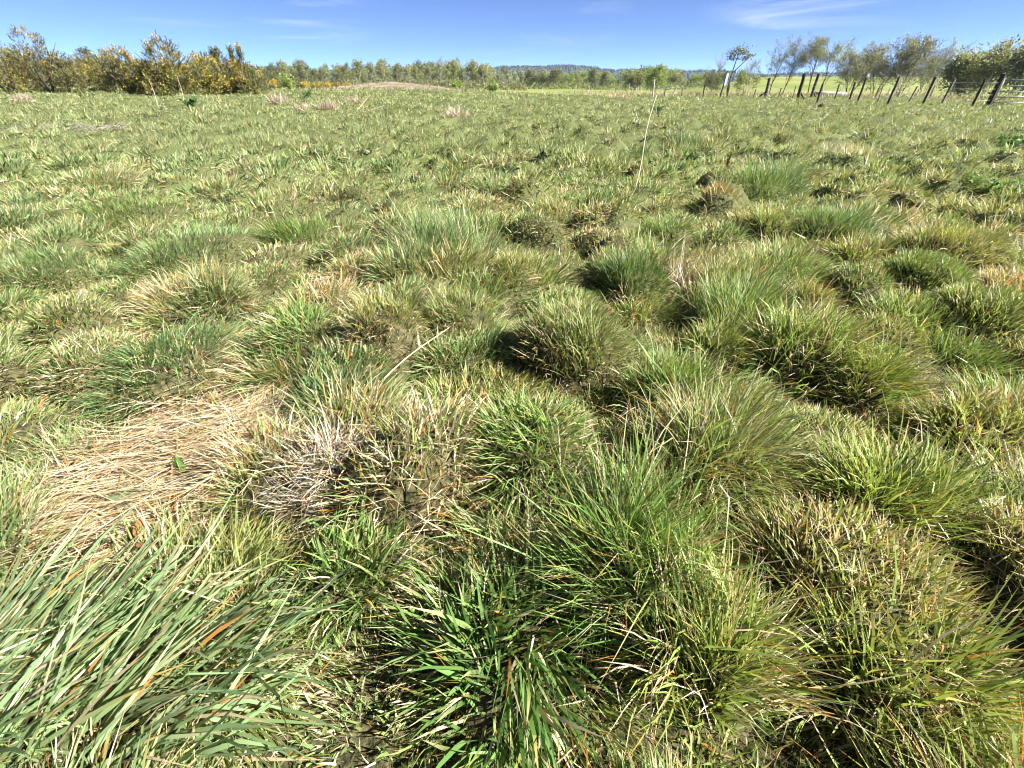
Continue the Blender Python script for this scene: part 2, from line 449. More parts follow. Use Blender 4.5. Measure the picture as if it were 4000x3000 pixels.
# ------------------------------------------------------------------ ground sheet (polar grid round the camera out to the horizon)
ang = np.concatenate([np.arange(-62, 62.01, .7), np.arange(68, 298, 6)])
ang = np.radians(90 - ang)                      # 0 = view direction
rr = [0.0, .12]
while rr[-1] < 2900: rr.append(rr[-1] * (1.024 if rr[-1] < 3 else 1.0115 if rr[-1] < 18 else 1.035 if rr[-1] < 60 else 1.08))
rr = np.array(rr)
Rg, Ag = np.meshgrid(rr, ang, indexing='ij')
gx, gy = Rg * np.cos(Ag), Rg * np.sin(Ag)
gz = macro(gx, gy) + bumps(gx, gy)[0]
gz = gz - 6 * sstep(500, 2500, Rg)
nA = len(ang)
i = np.arange(len(rr) - 1)[:, None]; j = np.arange(nA)[None]; k = (j + 1) % nA
a, b, c, d = i * nA + j, i * nA + k, (i + 1) * nA + k, (i + 1) * nA + j
T = np.concatenate([np.stack([a, b, c], -1).reshape(-1, 3), np.stack([a, c, d], -1).reshape(-1, 3)])

def ground_mat():
    m, N, Lk = new_mat('field_ground')
    out = N.new('ShaderNodeOutputMaterial'); p = N.new('ShaderNodeBsdfPrincipled')
    p.inputs['Roughness'].default_value = .9; p.inputs['Specular IOR Level'].default_value = .1
    tc = N.new('ShaderNodeTexCoord')
    n1 = N.new('ShaderNodeTexNoise'); n1.inputs['Scale'].default_value = 38; n1.inputs['Detail'].default_value = 8
    n2 = N.new('ShaderNodeTexNoise'); n2.inputs['Scale'].default_value = 1.1; n2.inputs['Detail'].default_value = 5
    n3 = N.new('ShaderNodeTexNoise'); n3.inputs['Scale'].default_value = .035; n3.inputs['Detail'].default_value = 6
    for n in (n1, n2, n3): Lk.new(tc.outputs['Object'], n.inputs['Vector'])
    r1 = N.new('ShaderNodeValToRGB'); e = r1.color_ramp.elements
    e[0].position = .35; e[0].color = (.022, .024, .011, 1); e[1].position = .72; e[1].color = (.115, .100, .050, 1)
    Lk.new(n1.outputs['Fac'], r1.inputs['Fac'])
    r2 = N.new('ShaderNodeValToRGB'); e = r2.color_ramp.elements
    e[0].position = .35; e[0].color = (.050, .066, .024, 1); e[1].position = .68; e[1].color = (.115, .128, .052, 1)
    Lk.new(n2.outputs['Fac'], r2.inputs['Fac'])
    r3 = N.new('ShaderNodeValToRGB'); e = r3.color_ramp.elements
    e[0].position = .4; e[0].color = (.115, .145, .036, 1); e[1].position = .62; e[1].color = (.185, .195, .062, 1)
    Lk.new(n3.outputs['Fac'], r3.inputs['Fac'])
    # distance from the spot the near turf was cut short: far land shows as closed sward
    sp = N.new('ShaderNodeSeparateXYZ'); Lk.new(tc.outputs['Object'], sp.inputs[0])
    f1 = N.new('ShaderNodeMapRange'); f1.inputs['From Min'].default_value = 1.5; f1.inputs['From Max'].default_value = 7
    Lk.new(sp.outputs['Y'], f1.inputs['Value'])
    f2 = N.new('ShaderNodeMapRange'); f2.inputs['From Min'].default_value = 70; f2.inputs['From Max'].default_value = 120
    Lk.new(sp.outputs['Y'], f2.inputs['Value'])
    m1 = N.new('ShaderNodeMixRGB'); m2 = N.new('ShaderNodeMixRGB')
    Lk.new(f1.outputs[0], m1.inputs['Fac']); Lk.new(r1.outputs[0], m1.inputs['Color1']); Lk.new(r2.outputs[0], m1.inputs['Color2'])
    Lk.new(f2.outputs[0], m2.inputs['Fac']); Lk.new(m1.outputs[0], m2.inputs['Color1']); Lk.new(r3.outputs[0], m2.inputs['Color2'])
    bp = N.new('ShaderNodeBump'); bp.inputs['Strength'].default_value = .7; bp.inputs['Distance'].default_value = .03
    Lk.new(n1.outputs['Fac'], bp.inputs['Height']); Lk.new(bp.outputs[0], p.inputs['Normal'])
    Lk.new(m2.outputs[0], p.inputs['Base Color']); Lk.new(p.outputs[0], out.inputs['Surface'])
    return m
M_GROUND = ground_mat()
g_o = link('ground', tri_mesh('ground', np.stack([gx, gy, gz], -1).reshape(-1, 3), T, mat=M_GROUND))
tag(g_o, 'rough pasture ground under the tussocky grass', 'ground', kind='structure')

# track and pale verge beyond the gate
def strip(name, pts, w0, w1, mat, lab, cat):
    pts = np.array(pts, float); V = []
    t = np.linspace(0, len(pts) - 1, 90)
    P = np.stack([np.interp(t, np.arange(len(pts)), pts[:, c]) for c in (0, 1)], 1)
    d = np.gradient(P, axis=0); d /= np.linalg.norm(d, axis=1)[:, None]
    nn = np.stack([-d[:, 1], d[:, 0]], 1)
    n_c = 9
    for c in range(n_c):
        f = c / (n_c - 1) * 2 - 1
        w = np.where(f < 0, w0, w1) * abs(f) * (1 + .12 * np.sin(t * 3 + c))
        q = P + nn * (np.sign(f) * w)[:, None]
        V.append(np.stack([q[:, 0], q[:, 1], land(q[:, 0], q[:, 1]) + .035 - .03 * abs(f)], 1))
    V = np.array(V); n = V.shape[1]
    i = np.arange(n_c - 1)[:, None]; j = np.arange(n - 1)[None]
    a, b, c, dd = i * n + j, i * n + j + 1, (i + 1) * n + j + 1, (i + 1) * n + j
    T = np.concatenate([np.stack([a, dd, c], -1).reshape(-1, 3), np.stack([a, c, b], -1).reshape(-1, 3)])
    o = link(name, tri_mesh(name, V.reshape(-1, 3), T, mat=mat))
    return tag(o, lab, cat, kind='structure')
M_TRACK = noise_mat('pale_dusty_track', (.30, .255, .19), (.46, .41, .33), 1.5, bump=.4)
strip('track', [(14, 75), (22, 62), (34, 52), (50, 44), (75, 38), (110, 36)], 2.2, 2.2, M_TRACK, 'pale dusty track beyond the fence', 'track')

# ------------------------------------------------------------------ the sward between the tussocks
def vnoise(x, y, s, seed):
    """smooth value noise 0..1"""
    r = np.random.default_rng(seed); tab = r.random((64, 64))
    u, v = x / s, y / s
    i, j = np.floor(u).astype(int), np.floor(v).astype(int)
    f, g = u - i, v - j
    f = f * f * (3 - 2 * f); g = g * g * (3 - 2 * g)
    T_ = lambda a, b: tab[a % 64, b % 64]
    return (T_(i, j) * (1 - f) + T_(i + 1, j) * f) * (1 - g) + (T_(i, j + 1) * (1 - f) + T_(i + 1, j + 1) * f) * g

# straw patches seen in the photograph (2212-wide coordinates, radius in metres, share)
STRAW_SPOTS = [(500, 830, .28, .85), (930, 1200, .20, .8), (1000, 1160, .15, .7), (180, 720, .25, .5), (880, 790, .16, .7),
               (1180, 1080, .13, .8), (620, 930, .2, .6), (1210, 530, .22, .6), (820, 520, .3, .6), (730, 400, .4, .6), (330, 510, .5, .5),
               (1750, 700, .2, .5), (2160, 500, .4, .4), (1000, 350, .5, .5), (280, 340, .6, .7), (480, 270, .8, .6), (1690, 1110, .12, .6),
               (1600, 1100, .12, .6), (300, 1560, .2, .6), (640, 1560, .25, .45), (900, 1560, .15, .4), (2180, 580, .3, .4), (1500, 590, .4, .45),
               (1940, 830, .15, .6), (220, 250, .8, .7), (500, 200, 1.2, .5)]
STRAW_W = [(*gd(a, b)[:2], r, s) for a, b, r, s in STRAW_SPOTS]

def sward(name, n_tuft, per, y0, y1, wide, seg, spread, length, label, seed):
    """blades of the field between two distances; every tuft takes colour, lean and length from the mound it grows on, plus a left-right light tint"""
    r = np.random.default_rng(seed)
    if y0 < 2: y = np.sqrt(r.uniform((y0 + 1.0) ** 2, (y1 + 1.0) ** 2, n_tuft)) - 1.0
    else: y = y0 * (y1 / y0) ** r.random(n_tuft)
    x = r.uniform(-1, 1, n_tuft) * (1.30 * np.maximum(y, 0) + .9)
    h, bi, ox, oy = bumps(x, y)
    md = mat_dist(x, y)
    dd = np.hypot(x - DEAD_C[0], y - DEAD_C[1])
    q = np.hypot(ox, oy)
    named = bi >= 1000000
    hol = ((x - HOL[0]) / .17) ** 2 + ((y - HOL[1]) / .30) ** 2 < 1
    keep = ~(hol & (r.random(n_tuft) < .15)) & ((md > 1.0) | (r.random(n_tuft) < .20 + .35 * (vnoise(x, y, .13, 44) > .62))) & ((dd > .19) | (r.random(n_tuft) < .15)) & ~(named & (bi > 1000000) & (q < .8) & (r.random(n_tuft) < .5)) & ~((bi < 0) & (r.random(n_tuft) < .35))
    x, y, bi, ox, oy, md, q, named = [v[keep] for v in (x, y, bi, ox, oy, md, q, named)]
    n = len(x)
    b = np.where((bi >= 0) & ~named, bi, 0)
    loose = (bi < 0) | named
    hu = np.where(loose, vnoise(x, y, .3, 5), hum_u.ravel()[b])
    hv = np.where(loose, vnoise(x, y, .35, 6), hum_v.ravel()[b])
    hw = np.where(loose, .12, hum_w.ravel()[b])
    side = sstep(-.8, .9, x / (np.maximum(y, 0) + 1.2) + .5 * (vnoise(x, y, 3.0, 9) - .5))  # bluish left, yellower right: front light and backlight put into the blade colour
    mixv = lambda A, B, f: A[None] * (1 - f)[:, None] + B[None] * f[:, None]
    g = mixv(G_BLUE, G_LIGHT, np.clip(.25 + .6 * side + .5 * (hu - .5), 0, 1))
    yel = np.clip((hv - .5) * 2.4, 0, 1) * (.4 + .6 * side)
    g = g * (1 - yel)[:, None] + (.55 * G_YEL + .45 * G_OLIVE)[None] * yel[:, None]
    dk = np.clip((.30 - hv) * 4, 0, 1) * .6
    g = g * (1 - dk)[:, None] + G_DARK[None] * 1.25 * dk[:, None]
    dead = .11 + .20 * vnoise(x, y, .9, 12) + np.where(hu > .70, (hu - .70) * 1.5, 0) + .14 * np.clip(1 - q, 0, 1) * (hv > .5)
    for (sx, sy, sr, ss) in STRAW_W:
        dead = np.maximum(dead, ss * np.exp(-((x - sx) ** 2 + (y - sy) ** 2) / (sr * sr) * 1.6))
    dead = np.maximum(dead, .9 * sstep(1.35, 1.0, md))
    broad = (r.random(n) < .22 + .2 * (1 - side))
    # blades
    T_ = np.repeat(np.arange(n), per); N = n * per
    rad = (np.full(n, spread) if y0 < 2 else spread * y / y0)[T_] * np.sqrt(r.random(N)); th = r.uniform(0, 2 * np.pi, N)
    bx = x[T_] + rad * np.cos(th); by = y[T_] + rad * np.sin(th)
    bh, _, _, _ = bumps(bx, by)
    root = np.stack([bx, by, macro(bx, by) + bh - .012], 1)
    isd = r.random(N) < dead[T_]
    lying = (isd & (r.random(N) < .45)) | (r.random(N) < .08)
    k = 1.25
    vx = ox[T_] * k * q[T_] ** 2 + .10 + .12 * vnoise(bx, by, 2.5, 8) + .42 * np.cos(th) * r.random(N) + r.normal(0, .20, N)
    vy = oy[T_] * k * q[T_] ** 2 + .04 + .42 * np.sin(th) * r.random(N) + r.normal(0, .20, N)
    az = np.arctan2(vy, vx); tilt = np.arctan(np.hypot(vx, vy))
    az = np.where(lying, r.uniform(0, 6.283, N), az); tilt = np.where(lying, r.uniform(1.0, 1.5, N), tilt)
    br = broad[T_]
    L = length * (.45 + 1.15 * hw ** 1.3)[T_] * r.uniform(.45, 1.25, N) * np.where(br, 1.1, 1)
    W = wide(by) * r.uniform(.6, 1.3, N) * np.where(br, 1.75, 1) * np.where(isd, .85, 1)
    curve = r.uniform(.05, 1, N) * np.where(lying, .5, .95)
    C = g[T_] * r.uniform(.55, 1.55, N)[:, None]
    f = (r.random(N) ** 2 * .4)[:, None]
    C = C * (1 - f) + (G_YEL * 1.05)[None] * f
    s = r.random(N)[:, None]
    dc = np.where(s < .6, STRAW * (.6 + .75 * s), np.where(s < .86, GREY_STRAW * (.6 + .55 * s), ORANGE * (.5 + .7 * s)))
    ev = sstep(3, 11, by)[:, None]                        # far blades stand for many: their colours even out
    dc = dc * (1 - .55 * ev) + np.array([.27, .265, .15])[None] * .55 * ev
    C = np.where(isd[:, None], dc, C)
    C = C * (1 - .28 * ev) + np.array([.205, .245, .120])[None] * .28 * ev
    V, T, t, idx = blades(root, az, tilt, curve, L, W, seg, r.normal(0, .65, N), wob=r.normal(0, .12, N))
    col = colour(V, C, t, idx, r, isd | (r.random(N) < .8 * sstep(3, 10, by)), N)
    o = link(name, tri_mesh(name, V, T, col, mat=M_BLADE))
    return tag(o, label, 'grass', kind='stuff')

def colour(V, C, t, idx, r, isdead, n):
    col = C[idx].copy()
    # pale sheath at the foot, dry tip on some blades
    foot = np.clip(1 - t / .22, 0, 1)[:, None] * .45
    col = col * (1 - foot) + (np.array([.24, .22, .10])[None]) * foot
    tipsel = ((r.random(n) < .38) & ~isdead)[idx]
    tipc = np.where((r.random(n) < .6)[idx][:, None], STRAW * .8, ORANGE)
    f = (np.clip((t - .58) / .35, 0, 1) * tipsel)[:, None]
    return col * (1 - f) + tipc * f

sward('near_grass', 8300, 30, .05, 3.0, lambda y: .0037 + .0005 * y, 3, .055, .11, 'short mixed green and straw grass between the nearest tussocks', 21)
sward('middle_grass', 12500, 17, 2.9, 9.0, lambda y: .0017 * y + .0004 * np.clip(y - 5, 0, 9), 2, .065, .12, 'tussocky green grass across the middle of the field', 22)
sward('far_grass', 21000, 19, 8.8, 62.0, lambda y: .0019 * y, 1, .13, .14, 'pale green grass reaching to the far edge of the field', 23)

# ------------------------------------------------------------------ named tussocks
def tussock_arrays(r, R, L, bw, A, up, lean, gc, dead, n, k):
    q = np.sqrt(r.random(n)) * .97; th = r.uniform(0, 2 * np.pi, n)
    sh = np.sqrt(1 + .22 * np.sin(2 * th + k * 1.7) + .15 * np.sin(3 * th + k * 2.9))
    rho = q * R / sh
    cx_, cy_ = r.normal(0, .10 * R, 2)                    # the heart sits off centre
    root = np.stack([rho * np.cos(th) + cx_ * (1 - q), rho * np.sin(th) + cy_ * (1 - q), A * np.clip(1 - q ** 4, 0, 1) - .012], 1)
    # broken into a few sub-tufts that lean their own way
    m = 9; sx, sy = r.normal(0, .24, m), r.normal(0, .24, m); sl = r.uniform(.6, 1.3, m); sd = r.uniform(.3, 1.9, m)
    tx, ty = r.uniform(-R, R, m), r.uniform(-R, R, m)
    own = np.argmin((root[:, 0:1] - tx) ** 2 + (root[:, 1:2] - ty) ** 2, 1)
    t_out = (1.15 * (1 - up) + .35) * q ** 1.6
    dirx = np.sin(t_out) * np.cos(th) + lean[0] + sx[own] + r.normal(0, .22, n)
    diry = np.sin(t_out) * np.sin(th) + lean[1] + sy[own] + r.normal(0, .22, n)
    az = np.arctan2(diry, dirx); tilt = np.arctan2(np.hypot(dirx, diry), np.cos(t_out) + .15)
    Ln = L * (.46 + .22 * up) * r.uniform(.45, 1.2, n) * sl[own] * np.where(r.random(n) < .10, 1.55, 1)
    isdead = r.random(n) < np.clip(dead * (.35 + 1.1 * q ** 2) * sd[own], 0, .85)
    curve = r.uniform(.05, 1.0, n) * (1.25 - .75 * up) + isdead * r.uniform(0, .6, n)
    W = bw * r.uniform(.45, 1.35, n) * np.where(isdead, .75, 1)
    f = r.random(n)[:, None]
    g = (gc[0][None] * (1 - f) + gc[1][None] * f) * r.uniform(.65, 1.4, n)[:, None]
    s = r.random(n)[:, None]
    dc = np.where(s < .6, STRAW * (.6 + .7 * s), np.where(s < .86, GREY_STRAW * (.6 + .55 * s), ORANGE * (.5 + .7 * s)))
    C = np.where(isdead[:, None], dc, g)
    return root, az, tilt, curve, Ln, W, C, isdead

for ti, ((dx, dy, Wd, L, bw, _a, up, lean, gc, dead, n, lab), (x, y, z, R, A)) in enumerate(zip(TUS, TI)):
    r = np.random.default_rng(500 + ti)
    far = max(1.0, y / 3.2)
    n = int(n * 1.9)
    root, az, tilt, curve, Ln, W, C, isd = tussock_arrays(r, R, L, bw * far ** .45 * .85, A, up, lean, gc, dead, n, ti)
    if ti == 0:                                           # the long combed blades of the near left corner
        n0 = n; ux = r.uniform(-.42, .30, n); uy = r.uniform(-.16, .16, n)
        root = np.stack([ux, uy, np.full(n, .0)], 1)
        az = .62 + .25 * r.normal(0, 1, n) - .45 * (ux > .1); tilt = np.clip(r.normal(.95, .17, n), .4, 1.35); curve = r.uniform(.0, .35, n)
        Ln = r.uniform(.22, .46, n); W = .0115 * r.uniform(.6, 1.2, n)
    base = empty('grass_tussock', (x, y, z))
    tag(base, lab, 'tussock', 'named grass tussocks of the field')
    for nm, sel, mat in (('green_blade', ~isd, M_BLADE), ('dead_blade', isd, M_STRAW)):
        if sel.sum() < 3: continue
        k = int(sel.sum())
        V, T, t, idx = blades(root[sel], az[sel], tilt[sel], curve[sel], Ln[sel], W[sel], 3, r.normal(0, .6, k), wob=r.normal(0, .12, k))
        c = colour(V, C[sel], t, idx, r, isd[sel], k)
        o = link(nm, tri_mesh(nm, V, T, c, mat=mat), base)
        o['kind'] = 'stuff'

# ------------------------------------------------------------------ flattened straw and the grey dead clump
def flat_straw():
    r = np.random.default_rng(71); n = 5200
    q = np.sqrt(r.random(n)) * 1.08; th = r.uniform(0, 6.283, n)
    ux, uy = .37 * q * np.cos(th) * (1 + .18 * np.sin(3 * th + 1)), .34 * q * np.sin(th) * (1 + .15 * np.sin(4 * th))
    c, s_ = math.cos(.10), math.sin(.10)
    x = MAT_C[0] + ux * c - uy * s_; y = MAT_C[1] + ux * s_ + uy * c
    az = .42 + .9 * (vnoise(x, y, .16, 31) - .5) + r.normal(0, .30, n) + 3.14159 * (r.random(n) < .35)
    cross = r.random(n) < .12
    az = np.where(cross, r.uniform(0, 6.283, n), az)
    root = np.stack([x, y, land(x, y) + r.uniform(.0, .055, n) * (1.1 - .5 * q)], 1)
    L = r.uniform(.08, .30, n); W = r.uniform(.0022, .0052, n)
    sv = r.random(n)[:, None]
    C = np.where(sv < .55, STRAW * (.45 + .75 * sv) * np.array([.95, .92, .92]), np.where(sv < .80, GREY_STRAW * .75, np.where(sv < .90, BROWN * 1.2, G_OLIVE * .9)))
    V, T, t, idx = blades(root, az, r.normal(1.50, .09, n), r.normal(.05, .22, n), L, W, 4, r.normal(0, .5, n), base_w=.9, wob=r.normal(0, .10, n))
    o = link('flattened_straw', tri_mesh('flattened_straw', V, T, C[idx], mat=M_STRAW))
    tag(o, 'mat of flattened pale straw left of the grey dead clump', 'straw', kind='stuff')
flat_straw()

def dead_tangle(name, x, y, z, R, H, n, L, label, seed, grey=.5, up=.35, W=.0036, group='dead grass clumps'):
    """a clump of bleached dead grass: arching pale blades over a dark tangle"""
    r = np.random.default_rng(seed)
    q = np.sqrt(r.random(n)); th = r.uniform(0, 6.283, n)
    root = np.stack([R * .7 * q * np.cos(th), R * .7 * q * np.sin(th), H * (1 - q * q) * r.random(n)], 1)
    az = th + r.normal(0, 1.1, n)
    tilt = np.abs(r.normal(1.15 - up, .42, n))
    C = np.where((r.random(n) < grey)[:, None], GREY_STRAW[None] * np.array([.92, .95, 1.05]) * r.uniform(.4, 1.1, n)[:, None], STRAW[None] * r.uniform(.5, 1.1, n)[:, None])
    C[r.random(n) < .12] = BROWN
    base = empty(name, (x, y, z)); tag(base, label, 'dead clump', group)
    e = r.random(n) < .3
    for nm, sel, bend in (('dead_leaf', ~e, 1.5), ('fallen_stem', e, .25)):
        k = int(sel.sum())
        V, T, t, idx = blades(root[sel], az[sel], tilt[sel], r.uniform(0, 1, k) * bend, (L * r.uniform(.4, 1.15, n))[sel], (W * r.uniform(.6, 1.3, n))[sel], 4, r.normal(0, .6, k), base_w=.9, wob=r.normal(0, .25, k))
        o = link(nm, tri_mesh(nm, V, T, C[sel][idx], mat=M_STRAW), base); o['kind'] = 'stuff'
    return base
dead_tangle('dead_grass_clump', DEAD_C[0], DEAD_C[1], DEAD_C[2], .21, .19, 2300, .15, 'grey tangled dead clump right of the flattened straw', 81, grey=.75)
for k, (dx, dy, Wd, L, up, lab) in enumerate([
        (987, 262, 62, .42, .75, 'bleached dead clump standing alone in the field, left of centre'),
        (605, 226, 50, .40, .70, 'bleached dead clump nearest the gorse, leftmost of the row'),
        (655, 240, 40, .28, .35, 'low pale dead clump, second of the row right of the gorse'),
        (710, 242, 44, .42, .75, 'upright pale dead clump in the middle of the row right of the gorse'),
        (768, 228, 44, .36, .60, 'pale dead clump at the right end of the row beyond the gorse'),
        (52, 222, 34, .36, .6, 'small bleached tuft near the left edge before the gorse'),
        (1960, 850, 100, .16, .45, 'pale grey dead tuft towards the right edge of the field'),
        (1500, 640, 150, .34, .85, 'upright bleached stems left of the tall dark green tussock'),
        (1335, 213, 70, .34, .8, 'straw-coloured grass clump at the far edge before the fence')]):
    x, y, z, t = gd(dx, dy); R = .5 * Wd * 1.808 / F_PX * t
    dead_tangle('dead_grass_clump', x, y, z, R * 1.2, .05 + .1 * (y > 6), 420 if y > 6 else 300, L, lab, 90 + k, grey=.75 if k != 8 else .2, up=up, W=.0036 * max(1, y / 4.5))

# ------------------------------------------------------------------ single dead stalks
def stalk(p0, p1, r0, label, C=STRAW, bow=0.0, seed=0, head=False):
    p0, p1 = np.array(p0, float), np.array(p1, float)
    t = np.linspace(0, 1, 9)[:, None]
    d = p1 - p0
    sidev = np.cross(d, [0, 0, 1.0]); sidev /= np.linalg.norm(sidev) + 1e-9
    P = p0 + d * t + np.array([0, 0, 1.0]) * bow * np.linalg.norm(d) * 4 * t * (1 - t) + sidev * .012 * np.linalg.norm(d) * np.sin(t * 7 + seed)
    V, T = tube(P - p0, np.linspace(r0, r0 * .45, 9), 5)
    root = empty('dead_stalk', p0); tag(root, label, 'stalk', 'single dead stalks')
    o = link('stem', tri_mesh('stem', V, T, np.tile(C, (len(V), 1)), mat=M_STRAW), root)
    r = np.random.default_rng(seed + 7)
    # a few withered leaf sheaths on the stem
    k = 1
    f = r.uniform(.05, .6, k)
    rt = np.stack([np.interp(f, t[:, 0], P[:, c]) for c in range(3)], 1) - p0
    V, T, tt, idx = blades(rt, r.uniform(0, 6.28, k), r.uniform(.3, 1.1, k), r.uniform(.2, 1.2, k), np.linalg.norm(d) * r.uniform(.10, .22, k), np.full(k, r0 * 2.2), 4)
    link('withered_leaf', tri_mesh('withered_leaf', V, T, np.tile(C * .85, (len(V), 1)), mat=M_STRAW), root)
    if head:
        k = 26; f = r.uniform(.86, 1.0, k)
        rt = np.stack([np.interp(f, t[:, 0], P[:, c]) for c in range(3)], 1) - p0
        V, T, tt, idx = blades(rt, r.uniform(0, 6.28, k), r.uniform(.1, .6, k), r.uniform(0, .4, k), np.full(k, r0 * 9), np.full(k, r0 * 2), 3)
        link('seed_head', tri_mesh('seed_head', V, T, np.tile(C * .9, (len(V), 1)), mat=M_STRAW), root)
def seat(dx, dy):
    x, y, z, t = gd(dx, dy); return np.array([x, y, land(x, y)]), t
def tip_over(p, t, dx, dy, stretch=1.0):
    """end point on the sight line of a pixel, as far from the camera as the stalk's foot (times stretch)"""
    return np.array(at_depth(dx * 1.8083, dy * 1.8083, t * stretch))
for k, (a, b, rad, bow, st, C, hd, lab) in enumerate([
        ((1367, 425), (1417, 205), .0070, .02, 1.0, GREY_STRAW, False, 'tallest bleached stalk leaning right across the middle of the field'),
        ((1545, 470), (1572, 345), .0070, .0, 1.0, BROWN * .6, True, 'dark brown stalk standing beside the small red-brown tussock'),
        ((805, 895), (992, 690), .0042, .02, 1.18, STRAW * .9, False, 'long tan stalk lying diagonally over the green tussocks left of centre'),
        ((385, 655), (600, 606), .0060, .07, 1.0, STRAW, False, 'arched pale stalk bent over the grass at left'),
        ((1425, 1650), (1398, 1330), .0022, .01, 1.25, GREY_STRAW, False, 'straight pale stalk rising at the bottom right of the star-shaped tussock'),
        ((1352, 1660), (1308, 1390), .0020, .02, 1.2, STRAW * .8, False, 'thin stalk just left of the straight pale one at the bottom'),
        ((1755, 1655), (1880, 1385), .0030, .01, 1.15, GREY_STRAW * .9, False, 'thick grey stalk leaning right in the near right corner'),
        ((575, 1000), (245, 1110), .0026, .03, .95, STRAW, False, 'long straw lying across the flattened patch'),
        ((2120, 1130), (1990, 960), .0022, .02, 1.1, STRAW * .7, False, 'slender stalk slanting left above the shaded clump at right'),
        ((1580, 520), (1630, 492), .0065, .0, 1.0, GREY_STRAW * 1.1, False, 'short bleached broken stem right of centre'),
        ((345, 235), (322, 172), .011, .03, 1.0, GREY_STRAW, False, 'pale stalk standing against the gorse, left one'),
        ((400, 225), (384, 165), .010, .02, 1.0, GREY_STRAW, False, 'pale stalk standing against the gorse, right one'),
        ((770, 245), (800, 205), .012, .0, 1.0, GREY_STRAW, False, 'pale straight stalk fanning out right of the dead clumps, steep one'),
        ((775, 246), (830, 228), .011, .0, 1.0, GREY_STRAW, False, 'pale straight stalk fanning out right of the dead clumps, low one')]):
    p, t = seat(*a)
    stalk(p - [0, 0, .01], tip_over(p, t, *b, st), rad, lab, C, bow, k, hd)

# dock leaf and fallen brown leaf on the straw
def leaf_blade(L, W, fold, wave, n=9, m=5):
    V = []; T = []
    for i in range(n):
        f = i / (n - 1); w = W * math.sin(math.pi * min(1, .08 + f * .92)) ** .7
        for j in range(m):
            g = j / (m - 1) * 2 - 1
            V.append([g * w * .5, .12 * L * f * f, L * f]); V[-1][1] += abs(g) * fold * w + wave * math.sin(f * 19 + g * 2) * abs(g)
    for i in range(n - 1):
        for j in range(m - 1):
            a = i * m + j; T += [[a, a + 1, a + m + 1], [a, a + m + 1, a + m]]
    return np.array(V), np.array(T)
def thing_leaf(name, dx, dy, L, W, rot, C, label, dz=.03):
    x, y, z, t = gd(dx, dy)
    V, T = leaf_blade(L, W, .25, .004)
    C = np.tile(C, (len(V), 1)); C[np.abs(V[:, 0]) < W * .06] *= 1.6
    root = empty(name, (x, y, land(x, y) + dz)); root.rotation_euler = rot
    tag(root, label, 'leaf')
    link('leaf_blade', tri_mesh('leaf_blade', V, T, C, mat=M_BLADE), root)
    V, T = tube([[0, -.002, -.05], [0, -.002, 0], [0, .0, L * .5], [0, .02 * L, L * .8]], [.0022, .002, .0014, .0006], 5)
    link('midrib', tri_mesh('midrib', V, T, np.tile(np.array([.25, .3, .12]), (len(V), 1)), mat=M_BLADE), root)
thing_leaf('dock_leaf', 408, 1052, .085, .030, (-.1, .05, .4), np.array([.07, .13, .03]), 'upright green dock leaf poking out of the flattened straw')
thing_leaf('dock_leaf', 330, 1085, .11, .060, (-1.45, 0, 1.9), np.array([.10, .14, .07]), 'flat dull green dock leaf half buried in the flattened straw', .05)
thing_leaf('fallen_leaf', 325, 1195, .065, .035, (-.9, .3, .6), np.array([.30, .13, .045]), 'fallen orange-brown leaf at the edge of the blue-green clump', .06)
thing_leaf('fallen_leaf', 372, 1200, .06, .03, (-1.1, .1, 2.2), np.array([.13, .065, .035]), 'dark brown curled leaf beside the orange-brown one', .06)

# ------------------------------------------------------------------ background helpers
CT, ST = math.cos(PITCH), math.sin(PITCH)
def height_to(t, by, ty):
    """height in metres of an upright thing whose foot (depth t) shows at row by and top at row ty"""
    vb, vt = (by - CY) / F_PX, (ty - CY) / F_PX
    return t * (vb - vt) / (CT - vt * ST)

def rot_about(v, axis, a):
    axis = axis / (np.linalg.norm(axis) + 1e-9)
    return v * math.cos(a) + np.cross(axis, v) * math.sin(a) + axis * np.dot(axis, v) * (1 - math.cos(a))

def grow(r, p, d, L, rad, lev, top, out, nb, ang, gravity, wig=.18, clear=.25, wide=1.0):
    n = (6, 4, 3, 2)[min(lev, 3)]
    P = [p.copy()]; dd = d.copy()
    for i in range(n):
        dd = dd + r.normal(0, wig, 3) * (.5 if lev == 0 else 1) + np.array([0, 0, gravity if lev > 0 else .05])
        dd /= np.linalg.norm(dd)
        P.append(P[-1] + dd * L / n)
    P = np.array(P)
    out.append((P, np.linspace(rad, rad * (.30 if lev < top else .4), n + 1), lev))
    if lev >= top: return
    k = nb[lev]
    for i in range(k):
        f0 = clear if lev == 0 else .2
        f = f0 + (.97 - f0) * (i + r.random()) / k
        j = f * n; a = int(j); q = P[a] + (P[min(a + 1, n)] - P[a]) * (j - a)
        ax = np.cross(dd, r.normal(0, 1, 3))
        nd = rot_about(P[min(a + 1, n)] - P[a], ax, ang[lev] * r.uniform(.7, 1.25)); nd /= np.linalg.norm(nd)
        Lc = L * (.62 * wide if lev == 0 else .55) * (1.12 - .62 * f) * r.uniform(.75, 1.2)
        grow(r, q, nd, Lc, max(rad * (1 - .7 * f) * .55, .008), lev + 1, top, out, nb, ang, gravity, wig, clear, wide)

